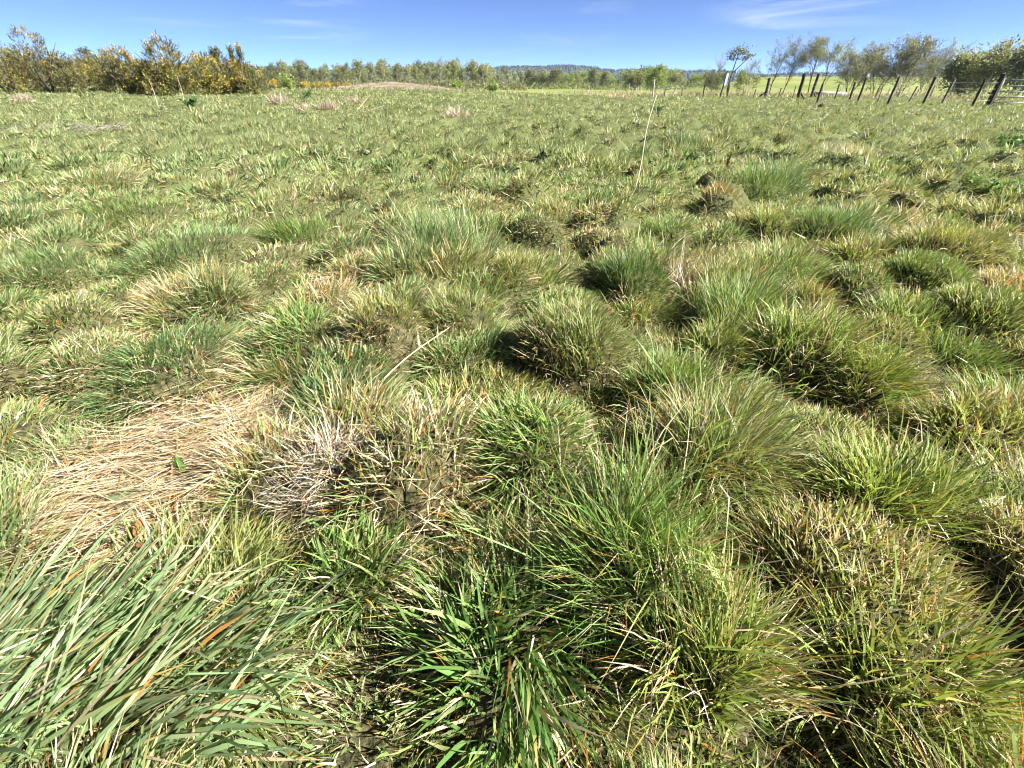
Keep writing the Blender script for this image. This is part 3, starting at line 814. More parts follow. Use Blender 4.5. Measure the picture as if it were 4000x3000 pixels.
def leaf_cards(r, pts, size, cols):
    n = len(pts)
    a = r.normal(0, 1, (n, 3)); a /= np.linalg.norm(a, axis=1)[:, None]
    b = np.cross(a, r.normal(0, 1, (n, 3))); b /= np.linalg.norm(b, axis=1)[:, None]
    s = size * r.uniform(.5, 1.2, n)[:, None]
    V = np.stack([pts - a * s, pts + b * s * .55, pts + a * s, pts - b * s * .55], 1).reshape(-1, 3)
    T = (np.arange(n) * 4)[:, None, None] + np.array([[0, 1, 2], [0, 2, 3]])[None]
    c = np.array(cols)[r.integers(0, len(cols), n)] * r.uniform(.7, 1.3, n)[:, None]
    return V, T.reshape(-1, 3), np.repeat(c, 4, 0)

def tree_meshes(seed, H, stems=1, nb=(11, 7, 5), ang=(.75, .7, .7), gravity=.03, trunk=.012, leaf=.10, leaves=2500, cols=None, twig_min=.012,
                spread=.0, clear=.25, bark=None, wig=.18, twigcol=(.19, .17, .145), jit=.25, levels=3, wide=1.0):
    r = np.random.default_rng(seed)
    out = []
    for s in range(stems):
        th = r.uniform(0, 6.28); d = np.array([math.cos(th) * spread * r.uniform(.4, 1), math.sin(th) * spread * r.uniform(.4, 1), 1.0]); d /= np.linalg.norm(d)
        grow(r, np.array([.12 * (stems > 1) * math.cos(th), .12 * (stems > 1) * math.sin(th), -.1]), d, H * r.uniform(.72, .9 if stems > 1 else .86), H * trunk / math.sqrt(stems), 0, levels, out, nb, ang, gravity, wig, clear, wide)
    wood = Bag(); crown = Bag(); tips = []
    for P, R, lev in out:
        if lev <= 1:
            V, T = tube(P, np.maximum(R, twig_min), 6 if lev == 0 else 4); wood.add(V, T)
        else:
            V, T = tube(P, np.maximum(R, twig_min), 3, cap=False); crown.add(V, T, np.array(twigcol))
        if lev >= 2:
            for f in (.3, .55, .8, 1.0):
                j = f * (len(P) - 1); a = min(int(j), len(P) - 2); tips.append(P[a] + (P[a + 1] - P[a]) * (j - a))
    tips = np.array(tips)
    if leaves:
        # leafy and bare clumps: weight the tips by a coarse noise
        w = .12 + vnoise(tips[:, 0] * 1.0 + 9, tips[:, 2] + tips[:, 1] * .7, H * .13, seed + 1) ** 2
        pk = r.choice(len(tips), leaves, p=w / w.sum())
        V, T, C = leaf_cards(r, tips[pk] + r.normal(0, jit, (leaves, 3)), leaf, cols)
        crown.add(V, T, C)
    zmax = max(P[:, 2].max() for P, _, _ in out)
    f = H / zmax
    for b in (wood, crown): b.V = [v * f for v in b.V]
    return wood.mesh('trunk', bark or M_BARK), crown.mesh('crown', M_LEAF)

def place_tree(name, meshes, loc, rz, scale, label, cat='tree', group=None):
    o = empty(name, loc); o.rotation_euler = (0, 0, rz); o.scale = scale if hasattr(scale, '__len__') else (scale,) * 3
    tag(o, label, cat, group)
    link('trunk', meshes[0], o); link('crown', meshes[1], o)
    return o

SPRING = [np.array([.20, .24, .08]), np.array([.24, .26, .11]), np.array([.15, .18, .07]), np.array([.27, .26, .13])]
OLIVE = [np.array([.15, .165, .065]), np.array([.19, .185, .085]), np.array([.11, .135, .05])]
FRESH = [np.array([.21, .28, .06]), np.array([.26, .32, .085]), np.array([.15, .22, .05])]
GREYG = [np.array([.22, .24, .15]), np.array([.28, .28, .20]), np.array([.17, .20, .11])]

# ------------------------------------------------------------------ distant wooded hills
def hills():
    r = np.random.default_rng(5)
    az = np.radians(np.linspace(-75, 75, 420)); rings = np.array([700, 1000, 1400, 1800, 2200, 2500, 2900])
    prof = np.array([-.25, .0, .18, .55, .95, 1.0, .5])
    hh = 45 + 5 * np.sin(az * 9 + 1) + 4 * np.sin(az * 23) + 3 * np.sin(az * 51 + 2) - 16 * sstep(.1, .45, az)
    V = np.array([[rg * math.sin(a), rg * math.cos(a), -9 + (h + 9) * p] for rg, p in zip(rings, prof) for a, h in zip(az, hh)])
    n = len(az); i = np.arange(len(rings) - 1)[:, None]; j = np.arange(n - 1)[None]
    a, b, c, d = i * n + j, i * n + j + 1, (i + 1) * n + j + 1, (i + 1) * n + j
    T = np.concatenate([np.stack([a, c, b], -1).reshape(-1, 3), np.stack([a, d, c], -1).reshape(-1, 3)])
    o = link('hills', tri_mesh('hills', V, T, mat=M_HILL)); tag(o, 'long wooded ridge on the horizon', 'hills', kind='structure')
    # the wood on it: tree shapes too far off to count
    B = Bag(); m = 5200
    aa = r.uniform(-.75, .95, m); rr_ = 1300 + 1250 * np.sqrt(r.random(m)); 
    hv = np.interp(aa, az, hh); pv = np.interp(rr_, rings, prof)
    for k in range(m):
        x, y, z = rr_[k] * math.sin(aa[k]), rr_[k] * math.cos(aa[k]), -9 + (hv[k] + 9) * pv[k]
        con = vnoise(np.array([aa[k] * 40]), np.array([rr_[k] / 200]), 1.0, 3)[0] > .55
        h = r.uniform(7, 13) if con else r.uniform(5, 9); w = h * (.24 if con else .5)
        th = np.arange(5) * 1.2566 + r.random()
        ring = np.stack([x + w * np.cos(th), y + w * np.sin(th), np.full(5, z + (h * .15 if con else h * .5))], 1) + r.normal(0, .6, (5, 3))
        V = np.concatenate([ring, [[x, y, z + h]], [[x, y, z]]])
        T = [[q, (q + 1) % 5, 5] for q in range(5)] + [[(q + 1) % 5, q, 6] for q in range(5)]
        B.add(V, T, np.array([.030, .042, .030]) if con else np.array([.075, .068, .048]) * r.uniform(.7, 1.2))
    o = link('ridge_wood', B.mesh('ridge_wood', M_LEAF, smooth=False)); tag(o, 'far-off woodland covering the ridge', 'woodland', kind='stuff')
hills()

# ------------------------------------------------------------------ the birch wood beyond the field
FAR = [tree_meshes(300 + k, 10, nb=(11, 5, 3), clear=.12, wide=1.1, leaf=.28, leaves=1500, cols=[SPRING, GREYG, OLIVE, SPRING, FRESH][k], twig_min=.035, jit=.45, levels=3,
                   bark=M_BIRCH if k in (0, 1, 3) else M_BARK, ang=(.65, .7, .7), trunk=.013) for k in range(5)]
RND = [tree_meshes(330 + k, 8, stems=4, spread=.45, nb=(8, 5, 3), clear=.1, leaf=.28, leaves=2400, cols=[OLIVE, SPRING, FRESH][k], twig_min=.035, jit=.55, trunk=.012) for k in range(3)]
SKY_X = [900, 1050, 1150, 1250, 1350, 1440, 1490, 1560, 1660, 1740, 1830, 1900, 1960, 2030, 2090, 2150, 2250, 2330, 2420, 2540, 2620, 2700, 2800]
SKY_Y = [262, 244, 240, 248, 252, 240, 228, 245, 236, 238, 230, 244, 262, 268, 290, 275, 276, 278, 284, 262, 268, 286, 292]
r = np.random.default_rng(42)
xs = np.concatenate([np.arange(1050, 2010, 32), np.arange(2040, 2720, 25)])
FAR_LAB = ['slender pale-stemmed birch with yellow-green leaves in the front row of the wood', 'slender pale-stemmed birch with grey-green leaves in the front row of the wood',
           'dark-stemmed olive tree among the birches in the front row of the wood', 'slender pale-stemmed birch with yellow-green leaves in the front row of the wood']
wood_lab = ['slender pale-stemmed birch in the front row of the wood beyond the field', 'rounded leafing tree in the hedge line beyond the far fence']
for k, px in enumerate(xs):
    px = px + r.uniform(-10, 10)
    far = px > 2020
    t = r.uniform(185, 225) if not far else r.uniform(230, 300)
    X, Y, _ = at_depth(px, 345, t); z = float(macro(X, Y))
    by = CY + F_PX * ((-(z - EYE) / t - ST) / CT)
    H = height_to(t, by, np.interp(px, SKY_X, SKY_Y) + r.uniform(-14, 30))
    if far:
        m = RND[int(r.integers(0, 3))]; sc = H / 8
    else:
        fk = int(r.integers(0, 4)); m = FAR[fk]; sc = H / 10
    place_tree('birch_tree' if not far else 'hedge_tree', m, (X, Y, z), r.uniform(0, 6.28), (sc * r.uniform(.85, 1.15), sc * r.uniform(.85, 1.15), sc),
               wood_lab[1] if far else FAR_LAB[fk], 'tree', 'front row of the birch wood' if not far else 'hedge line beyond the far fence')

def merged_wood(name, n, x0, x1, t0, t1, label, drop, kinds, seed):
    """the depth of a far wood that reads as one mass"""
    r = np.random.default_rng(seed); B = Bag()
    src = []
    for m in kinds:
        V = np.zeros(len(m.vertices) * 3, np.float32); m.vertices.foreach_get('co', V)
        T = np.zeros(len(m.polygons) * 3, np.int32); m.loops.foreach_get('vertex_index', T)
        C = np.zeros(len(m.vertices) * 4, np.float32)
        if 'col' in m.attributes: m.attributes['col'].data.foreach_get('color', C); C = C.reshape(-1, 4)[:, :3]
        else: C = np.tile(np.array([.16, .14, .115]), (len(m.vertices), 1))
        src.append((V.reshape(-1, 3), T.reshape(-1, 3), C))
    for k in range(n):
        px = r.uniform(x0, x1); t = r.uniform(t0, t1)
        X, Y, _ = at_depth(px, 345, t); z = float(macro(X, Y))
        by = CY + F_PX * ((-(z - EYE) / t - ST) / CT)
        H = max(2.5, height_to(t, by, np.interp(px, SKY_X, SKY_Y) + drop + r.uniform(-3, 25)))
        q = int(r.integers(0, len(src) // 2)) * 2; a = r.uniform(0, 6.28); R = np.array([[math.cos(a), -math.sin(a), 0], [math.sin(a), math.cos(a), 0], [0, 0, 1]])
        for V, T, C in src[q:q + 2]:
            B.add(V @ R.T * (H / (10 if len(kinds) > 6 else 8)) + [X, Y, z], T, C * r.uniform(.8, 1.2))
    o = link(name, B.mesh(name, M_LEAF)); tag(o, label, 'woodland', kind='stuff')
LITE = [tree_meshes(360 + k, 10, nb=(9, 5), levels=2, clear=.1, leaf=.45, leaves=520, cols=[SPRING, GREYG, OLIVE, SPRING][k], twig_min=.05, jit=.6) for k in range(4)]
merged_wood('woodland', 75, 900, 2060, 225, 290, 'leafing birch wood behind its front row of trees', 4, [m for p in LITE for m in p], 7)
LITE2 = [tree_meshes(370 + k, 8, stems=3, spread=.5, nb=(5, 4), levels=2, leaf=.5, leaves=420, cols=[OLIVE, SPRING, GREYG][k], twig_min=.05, jit=.6) for k in range(3)]
merged_wood('hedge_woodland', 55, 2000, 3900, 290, 400, 'hedges and copses in the valley before the ridge', -2, [m for p in LITE2 for m in p], 8)

def undergrowth(name, n, x0, x1, t0, t1, hmax, cols, label, seed):
    r = np.random.default_rng(seed)
    px = r.uniform(x0, x1, n); t = r.uniform(t0, t1, n)
    X = (px - CX) / F_PX * t; Y = t * 1.19; z = macro(X, Y)
    hh = hmax * (.3 + .7 * vnoise(X, Y, 7, seed)) * r.random(n) ** 1.3
    V, T, C = leaf_cards(r, np.stack([X, Y, z + hh], 1), .55, cols)
    o = link(name, tri_mesh(name, V, T, C, mat=M_LEAF)); tag(o, label, 'undergrowth', kind='stuff')
undergrowth('undergrowth', 9000, 1000, 2060, 185, 270, 4.5, OLIVE + [np.array([.13, .11, .08])], 'brambles and saplings under the birch wood', 31)
undergrowth('hedge_undergrowth', 8000, 2000, 2760, 230, 330, 4.5, OLIVE + SPRING[:1], 'low scrub at the foot of the hedge line', 32)

# ------------------------------------------------------------------ trees at right, beyond the track
BIG = {}
def one_tree(name, px, py, ty, label, depth=None, **kw):
    if depth is None:
        x, y, z, t = ground(px, py)
    else:
        x, y, _ = at_depth(px, py, depth); z = float(macro(x, y)); t = depth
        py = CY + F_PX * ((-(z - EYE) / t - ST) / CT)
    H = height_to(t, py, ty)
    m = tree_meshes(H=H, **kw)
    return place_tree(name, m, (x, y, z), 0.3, 1.0, label, kw.get('cat', 'tree'), None)
one_tree('birch_tree', 2776, 366, 200, 'bare white-stemmed birch left of the dark flat-topped pine', 85, seed=401, nb=(12, 6, 4), ang=(.5, .6, .6), leaf=.07, leaves=500, cols=GREYG, bark=M_BIRCH, twig_min=.012, twigcol=(.26, .23, .21), gravity=.05)
one_tree('birch_tree', 2914, 365, 228, 'small thin birch right of the grey board', 85, seed=402, nb=(9, 5, 4), ang=(.55, .6, .6), leaf=.08, leaves=700, cols=SPRING, bark=M_BIRCH, twig_min=.014)
one_tree('birch_tree', 3006, 360, 132, 'tall open birch behind the first thick strainer post', 80, seed=403, nb=(13, 7, 5), ang=(.7, .65, .6), leaf=.09, leaves=3800, cols=GREYG, twig_min=.014, clear=.22, wide=1.25, twigcol=(.22, .20, .18))
one_tree('birch_tree', 3058, 362, 152, 'slim birch with brownish top beside the tall open one', 80, seed=404, nb=(12, 6, 4), ang=(.45, .6, .6), clear=.22, wide=1.15, leaf=.085, leaves=2200, cols=[np.array([.20, .16, .08]), np.array([.15, .15, .07])], twig_min=.014)
one_tree('birch_tree', 3158, 356, 112, 'tallest dark-trunked tree behind the crossed strainer posts', 78, seed=405, nb=(12, 7, 5), ang=(.6, .65, .6), clear=.22, wide=1.25, leaf=.10, leaves=4200, cols=OLIVE + GREYG, twig_min=.016)
one_tree('birch_tree', 3216, 350, 132, 'open yellow-green crowned tree right of the tallest one', 78, seed=406, nb=(12, 7, 5), ang=(.7, .65, .6), clear=.22, wide=1.25, leaf=.10, leaves=3800, cols=FRESH + GREYG, twig_min=.015)
for k, (px, ty, st, lab) in enumerate([(3320, 165, 5, 'many-stemmed sallow leftmost of the thicket behind the fence'),
                                       (3420, 135, 6, 'many-stemmed sallow in the middle of the thicket behind the fence'),
                                       (3520, 128, 6, 'tall rounded sallow of the thicket behind the fence'),
                                       (3610, 140, 6, 'broad grey-green sallow at the right end of the thicket')]):
    one_tree('sallow_tree', px, 352, ty, lab, 68 + 3 * (k % 2), seed=410 + k, stems=st + 1, spread=.55, clear=.15, wide=1.1, nb=(8, 6, 5), ang=(.55, .6, .6), leaf=.11, leaves=4600, cols=GREYG + OLIVE[:1], twig_min=.015, trunk=.014, twigcol=(.20, .18, .16))
for k, (px, ty, dp, lab) in enumerate([(3745, 195, 62, 'olive hawthorn bush left of the gate post'), (3860, 165, 58, 'leafy olive bush behind the gate post'),
                                       (3965, 120, 54, 'tall leafy tree above the metal gate at the right edge'), (4110, 55, 52, 'tallest leafing tree cut off by the right edge')]):
    one_tree('hawthorn_tree', px, 350, ty, lab, dp, seed=420 + k, stems=6, spread=.75, clear=.05, wide=1.15, nb=(8, 5, 4), ang=(.7, .65, .6), leaf=.17, leaves=5200, cols=SPRING + GREYG[:2] + OLIVE[1:2], twig_min=.015, trunk=.012, jit=.4)
one_tree('hawthorn_tree', 2792, 366, 275, 'low round leafing bush at the foot of the bare birch', 84, seed=430, stems=5, spread=.6, nb=(7, 5, 4), leaf=.13, leaves=2200, cols=SPRING, twig_min=.016)
one_tree('hawthorn_tree', 2914, 366, 268, 'small round bush around the thin birch', 88, seed=431, stems=4, spread=.6, nb=(7, 5, 4), leaf=.13, leaves=1500, cols=FRESH, twig_min=.016)
one_tree('hawthorn_tree', 2560, 368, 252, 'bright round leafing tree above the tall pale fence post', 150, seed=432, stems=5, spread=.6, nb=(8, 6, 4), leaf=.22, leaves=3600, cols=FRESH, twig_min=.025, jit=.4)
one_tree('hawthorn_tree', 2470, 368, 272, 'darker round tree left of the bright leafing one', 155, seed=433, stems=5, spread=.6, nb=(8, 6, 4), leaf=.22, leaves=3000, cols=OLIVE, twig_min=.025, jit=.4)

def pine():
    x, y, _ = at_depth(2838, 366, 82); z = float(macro(x, y))
    py = CY + F_PX * ((-(z - EYE) / 82 - ST) / CT); H = height_to(82, py, 188)
    r = np.random.default_rng(77); root = empty('pine_tree', (x, y, z)); tag(root, 'dark flat-topped pine with bare forked trunk left of the board', 'tree')
    B = Bag(); C = Bag()
    main = np.array([[0, 0, -.1], [.05, 0, H * .3], [.25, .1, H * .55], [.45, .1, H * .78], [.6, 0, H * .93]])
    fork = np.array([[.25, .1, H * .5], [1.1, 0, H * .62], [1.9, -.1, H * .74], [2.4, 0, H * .84]])
    for P, a in ((main, .16), (fork, .09)):
        V, T = tube(P, np.linspace(a, .04, len(P)), 6); B.add(V, T)
    for c, sx, n in (((.6, 0, H * .97), 1.3, 260), ((-.4, .2, H * .90), 1.0, 170), ((1.3, 0, H * .93), .9, 150), ((2.45, 0, H * .86), .8, 130), ((-.6, 0, H * .80), .8, 100), ((1.9, .1, H * .78), .6, 80)):
        c = np.array(c)
        lim = np.stack([main[3], c]); V, T = tube(lim, [.05, .02], 4); B.add(V, T)
        p = c + r.normal(0, 1, (n, 3)) * [sx * .55, sx * .5, sx * .28]
        V, T, cc = leaf_cards(r, p, .16, [np.array([.10, .12, .075]), np.array([.15, .165, .11])]); C.add(V, T, cc)
    link('trunk', B.mesh('trunk', M_BARK), root); link('crown', C.mesh('crown', M_LEAF), root)
pine()
one_tree('pine_tree', 405, 345, 182, 'dark domed tree top showing over the gorse', 160, seed=440, nb=(12, 6, 4), ang=(1.0, .7, .6), leaf=.30, leaves=2600, cols=[np.array([.05, .07, .04])], twig_min=.03, jit=.35)
one_tree('bare_tree', 815, 345, 196, 'bare grey tree showing over the gorse', 150, seed=441, nb=(11, 6, 4), ang=(.8, .6, .6), leaf=.1, leaves=60, cols=GREYG, twig_min=.022, twigcol=(.22, .20, .19))
one_tree('bare_tree', 330, 345, 205, 'pale bare tree in the gap of the gorse', 150, seed=442, nb=(10, 6, 4), ang=(.7, .6, .6), leaf=.1, leaves=60, cols=GREYG, twig_min=.02, twigcol=(.26, .24, .22))

# ------------------------------------------------------------------ gorse
def gorse(px, py, wpx, ty, label, seed, yellow=.35, brown=.3, antlers=0, depth=None, n_shoot=760):
    if depth is None: x, y, z, t = ground(px, py)
    else:
        x, y, _ = at_depth(px, py, depth); z = float(macro(x, y)); t = depth
        py = CY + F_PX * ((-(z - EYE) / t - ST) / CT)
    H = height_to(t, py, ty); W = .5 * wpx / F_PX * t
    r = np.random.default_rng(seed)
    root = empty('gorse_bush', (x, y, z)); tag(root, label, 'gorse bush', 'gorse bushes along the field edge')
    st = Bag()
    for k in range(9):
        th = k * .7 + r.uniform(0, .4); e = np.array([math.cos(th) * W * .7, math.sin(th) * W * .5, H * r.uniform(.55, .85)])
        P = np.array([[.1 * math.cos(th), .1 * math.sin(th), -.05], e * [.35, .35, .4], e * [.7, .7, .75], e]) + r.normal(0, .05, (4, 3))
        V, T = tube(P, [.05, .04, .03, .015], 5); st.add(V, T)
    link('stem', st.mesh('stem', M_BARK), root)['kind'] = 'stuff'
    # lumps
    nl = 20
    th = r.uniform(0, 6.28, nl); q = np.sqrt(r.random(nl))
    c = np.stack([W * .78 * q * np.cos(th), W * .6 * q * np.sin(th), H * (.06 + .60 * r.random(nl) ** 1.2 * (1 - .5 * q * q))], 1)
    rl = np.minimum(W, H) * r.uniform(.28, .42, nl)
    c[0] = [0, 0, H - rl[0]]
    n_shoot = int(n_shoot * 1.9)
    k = r.integers(0, nl, n_shoot)
    u = r.normal(0, 1, (n_shoot, 3)); u[:, 2] = np.abs(u[:, 2]) * r.choice([1, 1, 1, -.6], n_shoot); u /= np.linalg.norm(u, axis=1)[:, None]
    P = c[k] + u * rl[k][:, None] * r.uniform(.72, 1.08, n_shoot)[:, None]
    P[:, 2] = np.clip(P[:, 2], .08, H)
    if antlers:
        ant = []
        for a in range(antlers):
            b0 = np.array([W * r.uniform(-.5, .55), r.uniform(-.2, .2), H * .72]); tip = b0 + np.array([r.uniform(-.45, .2), 0, H * r.uniform(.4, .6)])
            V, T = tube(np.stack([b0, .5 * (b0 + tip) + [.08, 0, 0], tip]), [.03, .025, .015], 4); st2 = Bag(); st2.add(V, T); link('antler_stem', st2.mesh('antler_stem', M_BARK), root)
            f = r.uniform(.45, 1, 46)[:, None]; ant.append(b0 + (tip - b0) * f + r.normal(0, .09, (46, 3)))
        P = np.concatenate([P] + ant); u = np.concatenate([u, np.tile([0, 0, 1.0], (46 * antlers, 1))])
    d = u * .75 + [0.05, 0, .75]; d /= np.linalg.norm(d, axis=1)[:, None]
    m = len(P); per = 6
    i = np.repeat(np.arange(m), per); N = m * per
    f = np.tile(np.arange(per) / per, m)
    Ls = r.uniform(.16, .34, m)[i]
    rootp = P[i] + d[i] * (f * Ls)[:, None] + r.normal(0, .02, (N, 3))
    v = d[i] + r.normal(0, .55, (N, 3))
    V, T, t_, idx = blades(rootp, np.arctan2(v[:, 1], v[:, 0]), np.arctan2(np.hypot(v[:, 0], v[:, 1]), v[:, 2]), np.zeros(N), r.uniform(.10, .22, N), np.full(N, .046), 2, r.normal(0, 1, N))
    cs = np.where((r.random(m) < brown)[:, None], np.array([.180, .145, .075]), np.array([.100, .125, .045])) * r.uniform(.7, 1.35, m)[:, None]
    cs = np.where((r.random(m) < .22)[:, None], np.array([.22, .20, .105]), cs)
    link('foliage', tri_mesh('foliage', V, T, cs[i][idx], mat=M_LEAF), root)['kind'] = 'stuff'
    w = vnoise(P[:, 0] + 20 + seed, P[:, 2] + P[:, 1] + 20, .42, seed) + .12 * (P[:, 2] / H)
    sel = np.where(w > np.quantile(w, 1 - yellow))[0]
    pk = r.choice(sel, int(3600 * yellow / .35))
    fp = P[pk] + d[pk] * r.uniform(.02, .30, len(pk))[:, None] + r.normal(0, .045, (len(pk), 3))
    V, T, cc = leaf_cards(r, fp, .036, [np.array([.76, .54, .03]), np.array([.80, .60, .05]), np.array([.66, .44, .025])])
    link('flowers', tri_mesh('flowers', V, T, cc, mat=M_FLOWER), root)['kind'] = 'stuff'
gorse(40, 362, 320, 140, 'gorse bush with dense yellow flowers cut off by the left edge', 601, .5, .25)
gorse(205, 366, 260, 122, 'tall brownish gorse bush with few flowers near the left edge', 602, .12, .5, n_shoot=900)
gorse(385, 362, 210, 205, 'low gorse bush with a yellow foot between the taller ones', 603, .30, .4)
gorse(510, 368, 260, 195, 'half-brown gorse bush left of the tallest flowering one', 604, .30, .45)
gorse(690, 372, 330, 152, 'tallest gorse bush full of yellow flowers', 605, .45, .3, n_shoot=1100)
gorse(830, 372, 220, 222, 'gorse bush with scattered bloom right of the tallest one', 606, .38, .35)
gorse(940, 370, 210, 235, 'gorse bush with bare antler-like shoots at the right end', 607, .30, .3, antlers=4)
for k, (px, w, ty, lab) in enumerate([(1080, 110, 318, 'low flowering gorse beside the end of the tall bushes'), (1200, 120, 325, 'first low yellow gorse in front of the wood'),
                                      (1275, 110, 320, 'second low yellow gorse in front of the wood'), (1340, 90, 322, 'third low yellow gorse, next to the bare bank')]):
    gorse(px, 347, w, ty, lab, 620 + k, .36, .3, depth=58 + 5 * k, n_shoot=300)

# ------------------------------------------------------------------ little shrubs, nettles, brushwood, molehills, bank
def shrub(name, dx, dy, Wd, H, cols, label, seed, leaf=.05, n=420, cat='shrub'):
    x, y, z, t = gd(dx, dy); W = .5 * Wd * 1.808 / F_PX * t
    r = np.random.default_rng(seed); root = empty(name, (x, y, z)); tag(root, label, cat)
    st = Bag(); pts = []
    for k in range(14):
        th = r.uniform(0, 6.28); q = math.sqrt(r.random()); e = np.array([W * q * math.cos(th), W * q * math.sin(th), H * r.uniform(.6, 1)])
        P = np.array([[0, 0, -.03], e * [.4, .4, .5], e]); V, T = tube(P, [.008, .006, .003], 4); st.add(V, T)
        f = r.uniform(.2, 1, n // 14)[:, None]; pts.append(e * f + r.normal(0, .05, (n // 14, 3)) * max(W, H) * 1.4)
    pts = np.concatenate(pts); pts[:, 2] = np.abs(pts[:, 2])
    V, T, c = leaf_cards(r, pts, leaf, cols)
    link('stem', st.mesh('stem', M_TWIG), root)['kind'] = 'stuff'; link('foliage', tri_mesh('foliage', V, T, c, mat=M_LEAF), root)['kind'] = 'stuff'
DKG = [np.array([.075, .15, .04]), np.array([.11, .20, .055]), np.array([.055, .11, .03])]
shrub('bramble_bush', 415, 236, 36, .42, DKG, 'small dark green bramble standing in front of the gorse', 701, .06)
shrub('bramble_bush', 664, 218, 22, .45, DKG, 'small dark bramble behind the row of dead clumps', 702, .06, 260)
shrub('sapling_bush', 628, 196, 36, 1.1, FRESH, 'bright green sapling at the right end of the gorse', 703, .09, 420)
shrub('nettle_patch', 2120, 425, 130, .20, [G_GREEN, G_LIGHT, G_DARK], 'dark green nettles near the right edge', 704, .022, 1300, 'nettles')
shrub('nettle_patch', 2185, 330, 90, .32, DKG, 'nettles at the right edge below the gate', 705, .045, 600, 'nettles')
shrub('nettle_patch', 1420, 250, 24, .35, DKG, 'tiny dark weed tuft in the far field beyond the tall stalk', 706, .05, 220, 'weed')
def far_bush(px, w, ty, label, seed, cols=FRESH):
    one_tree('willow_bush', px, 346, ty, label, 110, seed=seed, stems=6, spread=.8, nb=(6, 5, 4), leaf=.18, leaves=1600, cols=cols, twig_min=.02, jit=.3)
far_bush(1785, 90, 318, 'bright yellow-green willow bush in front of the wood, left one', 711)
far_bush(1925, 90, 322, 'bright yellow-green willow bush in front of the wood, right one', 712)

def brushwood():
    x, y, z, t = gd(150, 285); r = np.random.default_rng(72)
    root = empty('brushwood_heap', (x, y, z)); tag(root, 'dark heap of cut twigs lying in the grass at far left', 'brushwood')
    B = Bag(); W = .5 * 215 * 1.808 / F_PX * t
    for k in range(110):
        p = np.array([r.uniform(-W, W), r.uniform(-.5, .5), r.uniform(-.06, .05)]); th = r.normal(0.1, .6) + 3.14 * (r.random() < .5); L = r.uniform(.25, .75)
        P = p + np.array([[0, 0, 0], [.5 * L * math.cos(th), .5 * L * math.sin(th), r.uniform(0, .10)], [L * math.cos(th + .2), L * math.sin(th + .2), r.uniform(-.02, .22)]])
        V, T = tube(P, np.array([.009, .008, .004]) * r.uniform(.6, 1.2), 4); B.add(V, T)
    link('twig', B.mesh('twig', M_TWIG), root)['kind'] = 'stuff'
brushwood()

def mole(dx, dy, R, H, label, seed):
    x, y, z, t = gd(dx, dy); r = np.random.default_rng(seed); n, m = 22, 9; V = []
    for i in range(m):
        f = i / (m - 1)
        for j in range(n):
            th = j / n * 6.283; q = R * f * (1 + .2 * math.sin(3 * th + seed) + .10 * r.normal())
            V.append([q * math.cos(th), q * math.sin(th), H * (1 - f * f) ** 1.2 + .015 * r.normal() - .02 * f + .06 * (f < .95)])
    T = []
    for i in range(m - 1):
        for j in range(n):
            a, b = i * n + j, i * n + (j + 1) % n; T += [[a, b, b + n], [a, b + n, a + n]]
    o = link('molehill', tri_mesh('molehill', np.array(V), T, mat=M_SOIL)); o.location = (x, y, land(x, y)); tag(o, label, 'molehill')
mole(1773, 236, .17, .08, 'dark molehill in front of the crossed strainer posts', 1)

def bank():
    """bare sandy bank with brown stubble in front of the wood"""
    r = np.random.default_rng(55); nx, ny = 60, 24
    gx_, gy_ = np.meshgrid(np.linspace(-33, -6, nx), np.linspace(74, 102, ny), indexing='ij')
    e = ((gx_ + 20) / 11.5) ** 2 + ((gy_ - 89) / 12.5) ** 2
    z = macro(gx_, gy_) + .20 * np.clip(1 - e, -.6, 1) + .14 * (vnoise(gx_, gy_, 1.6, 3) - .5) * (e < 1)
    V = np.stack([gx_, gy_, z], -1).reshape(-1, 3); T = []
    for i in range(nx - 1):
        for j in range(ny - 1):
            a = i * ny + j; T += [[a, a + ny, a + ny + 1], [a, a + ny + 1, a + 1]]
    m = noise_mat('sandy_bank_soil', (.10, .085, .055), (.36, .29, .20), .55, c3=(.15, .125, .085))
    o = link('bank', tri_mesh('bank', V, T, mat=m)); tag(o, 'bare sandy bank with brown stubble in front of the wood', 'bank', kind='structure')
    n = 5000; x = r.uniform(-34, -4, n); y = r.uniform(70, 95, n)
    rt = np.stack([x, y, macro(x, y)], 1)
    V, T, t_, idx = blades(rt, r.uniform(0, 6.28, n), np.abs(r.normal(.3, .3, n)), r.uniform(0, .6, n), r.uniform(.15, .5, n), np.full(n, .05), 2, r.normal(0, 1, n))
    cc = np.where((r.random(n) < .6)[:, None], np.array([.20, .155, .11]), np.array([.30, .26, .17])) * r.uniform(.6, 1.3, n)[:, None]
    o = link('bank_stubble', tri_mesh('bank_stubble', V, T, cc[idx], mat=M_STRAW)); tag(o, 'brown heather and stubble on the bare bank', 'stubble', kind='stuff')
bank()

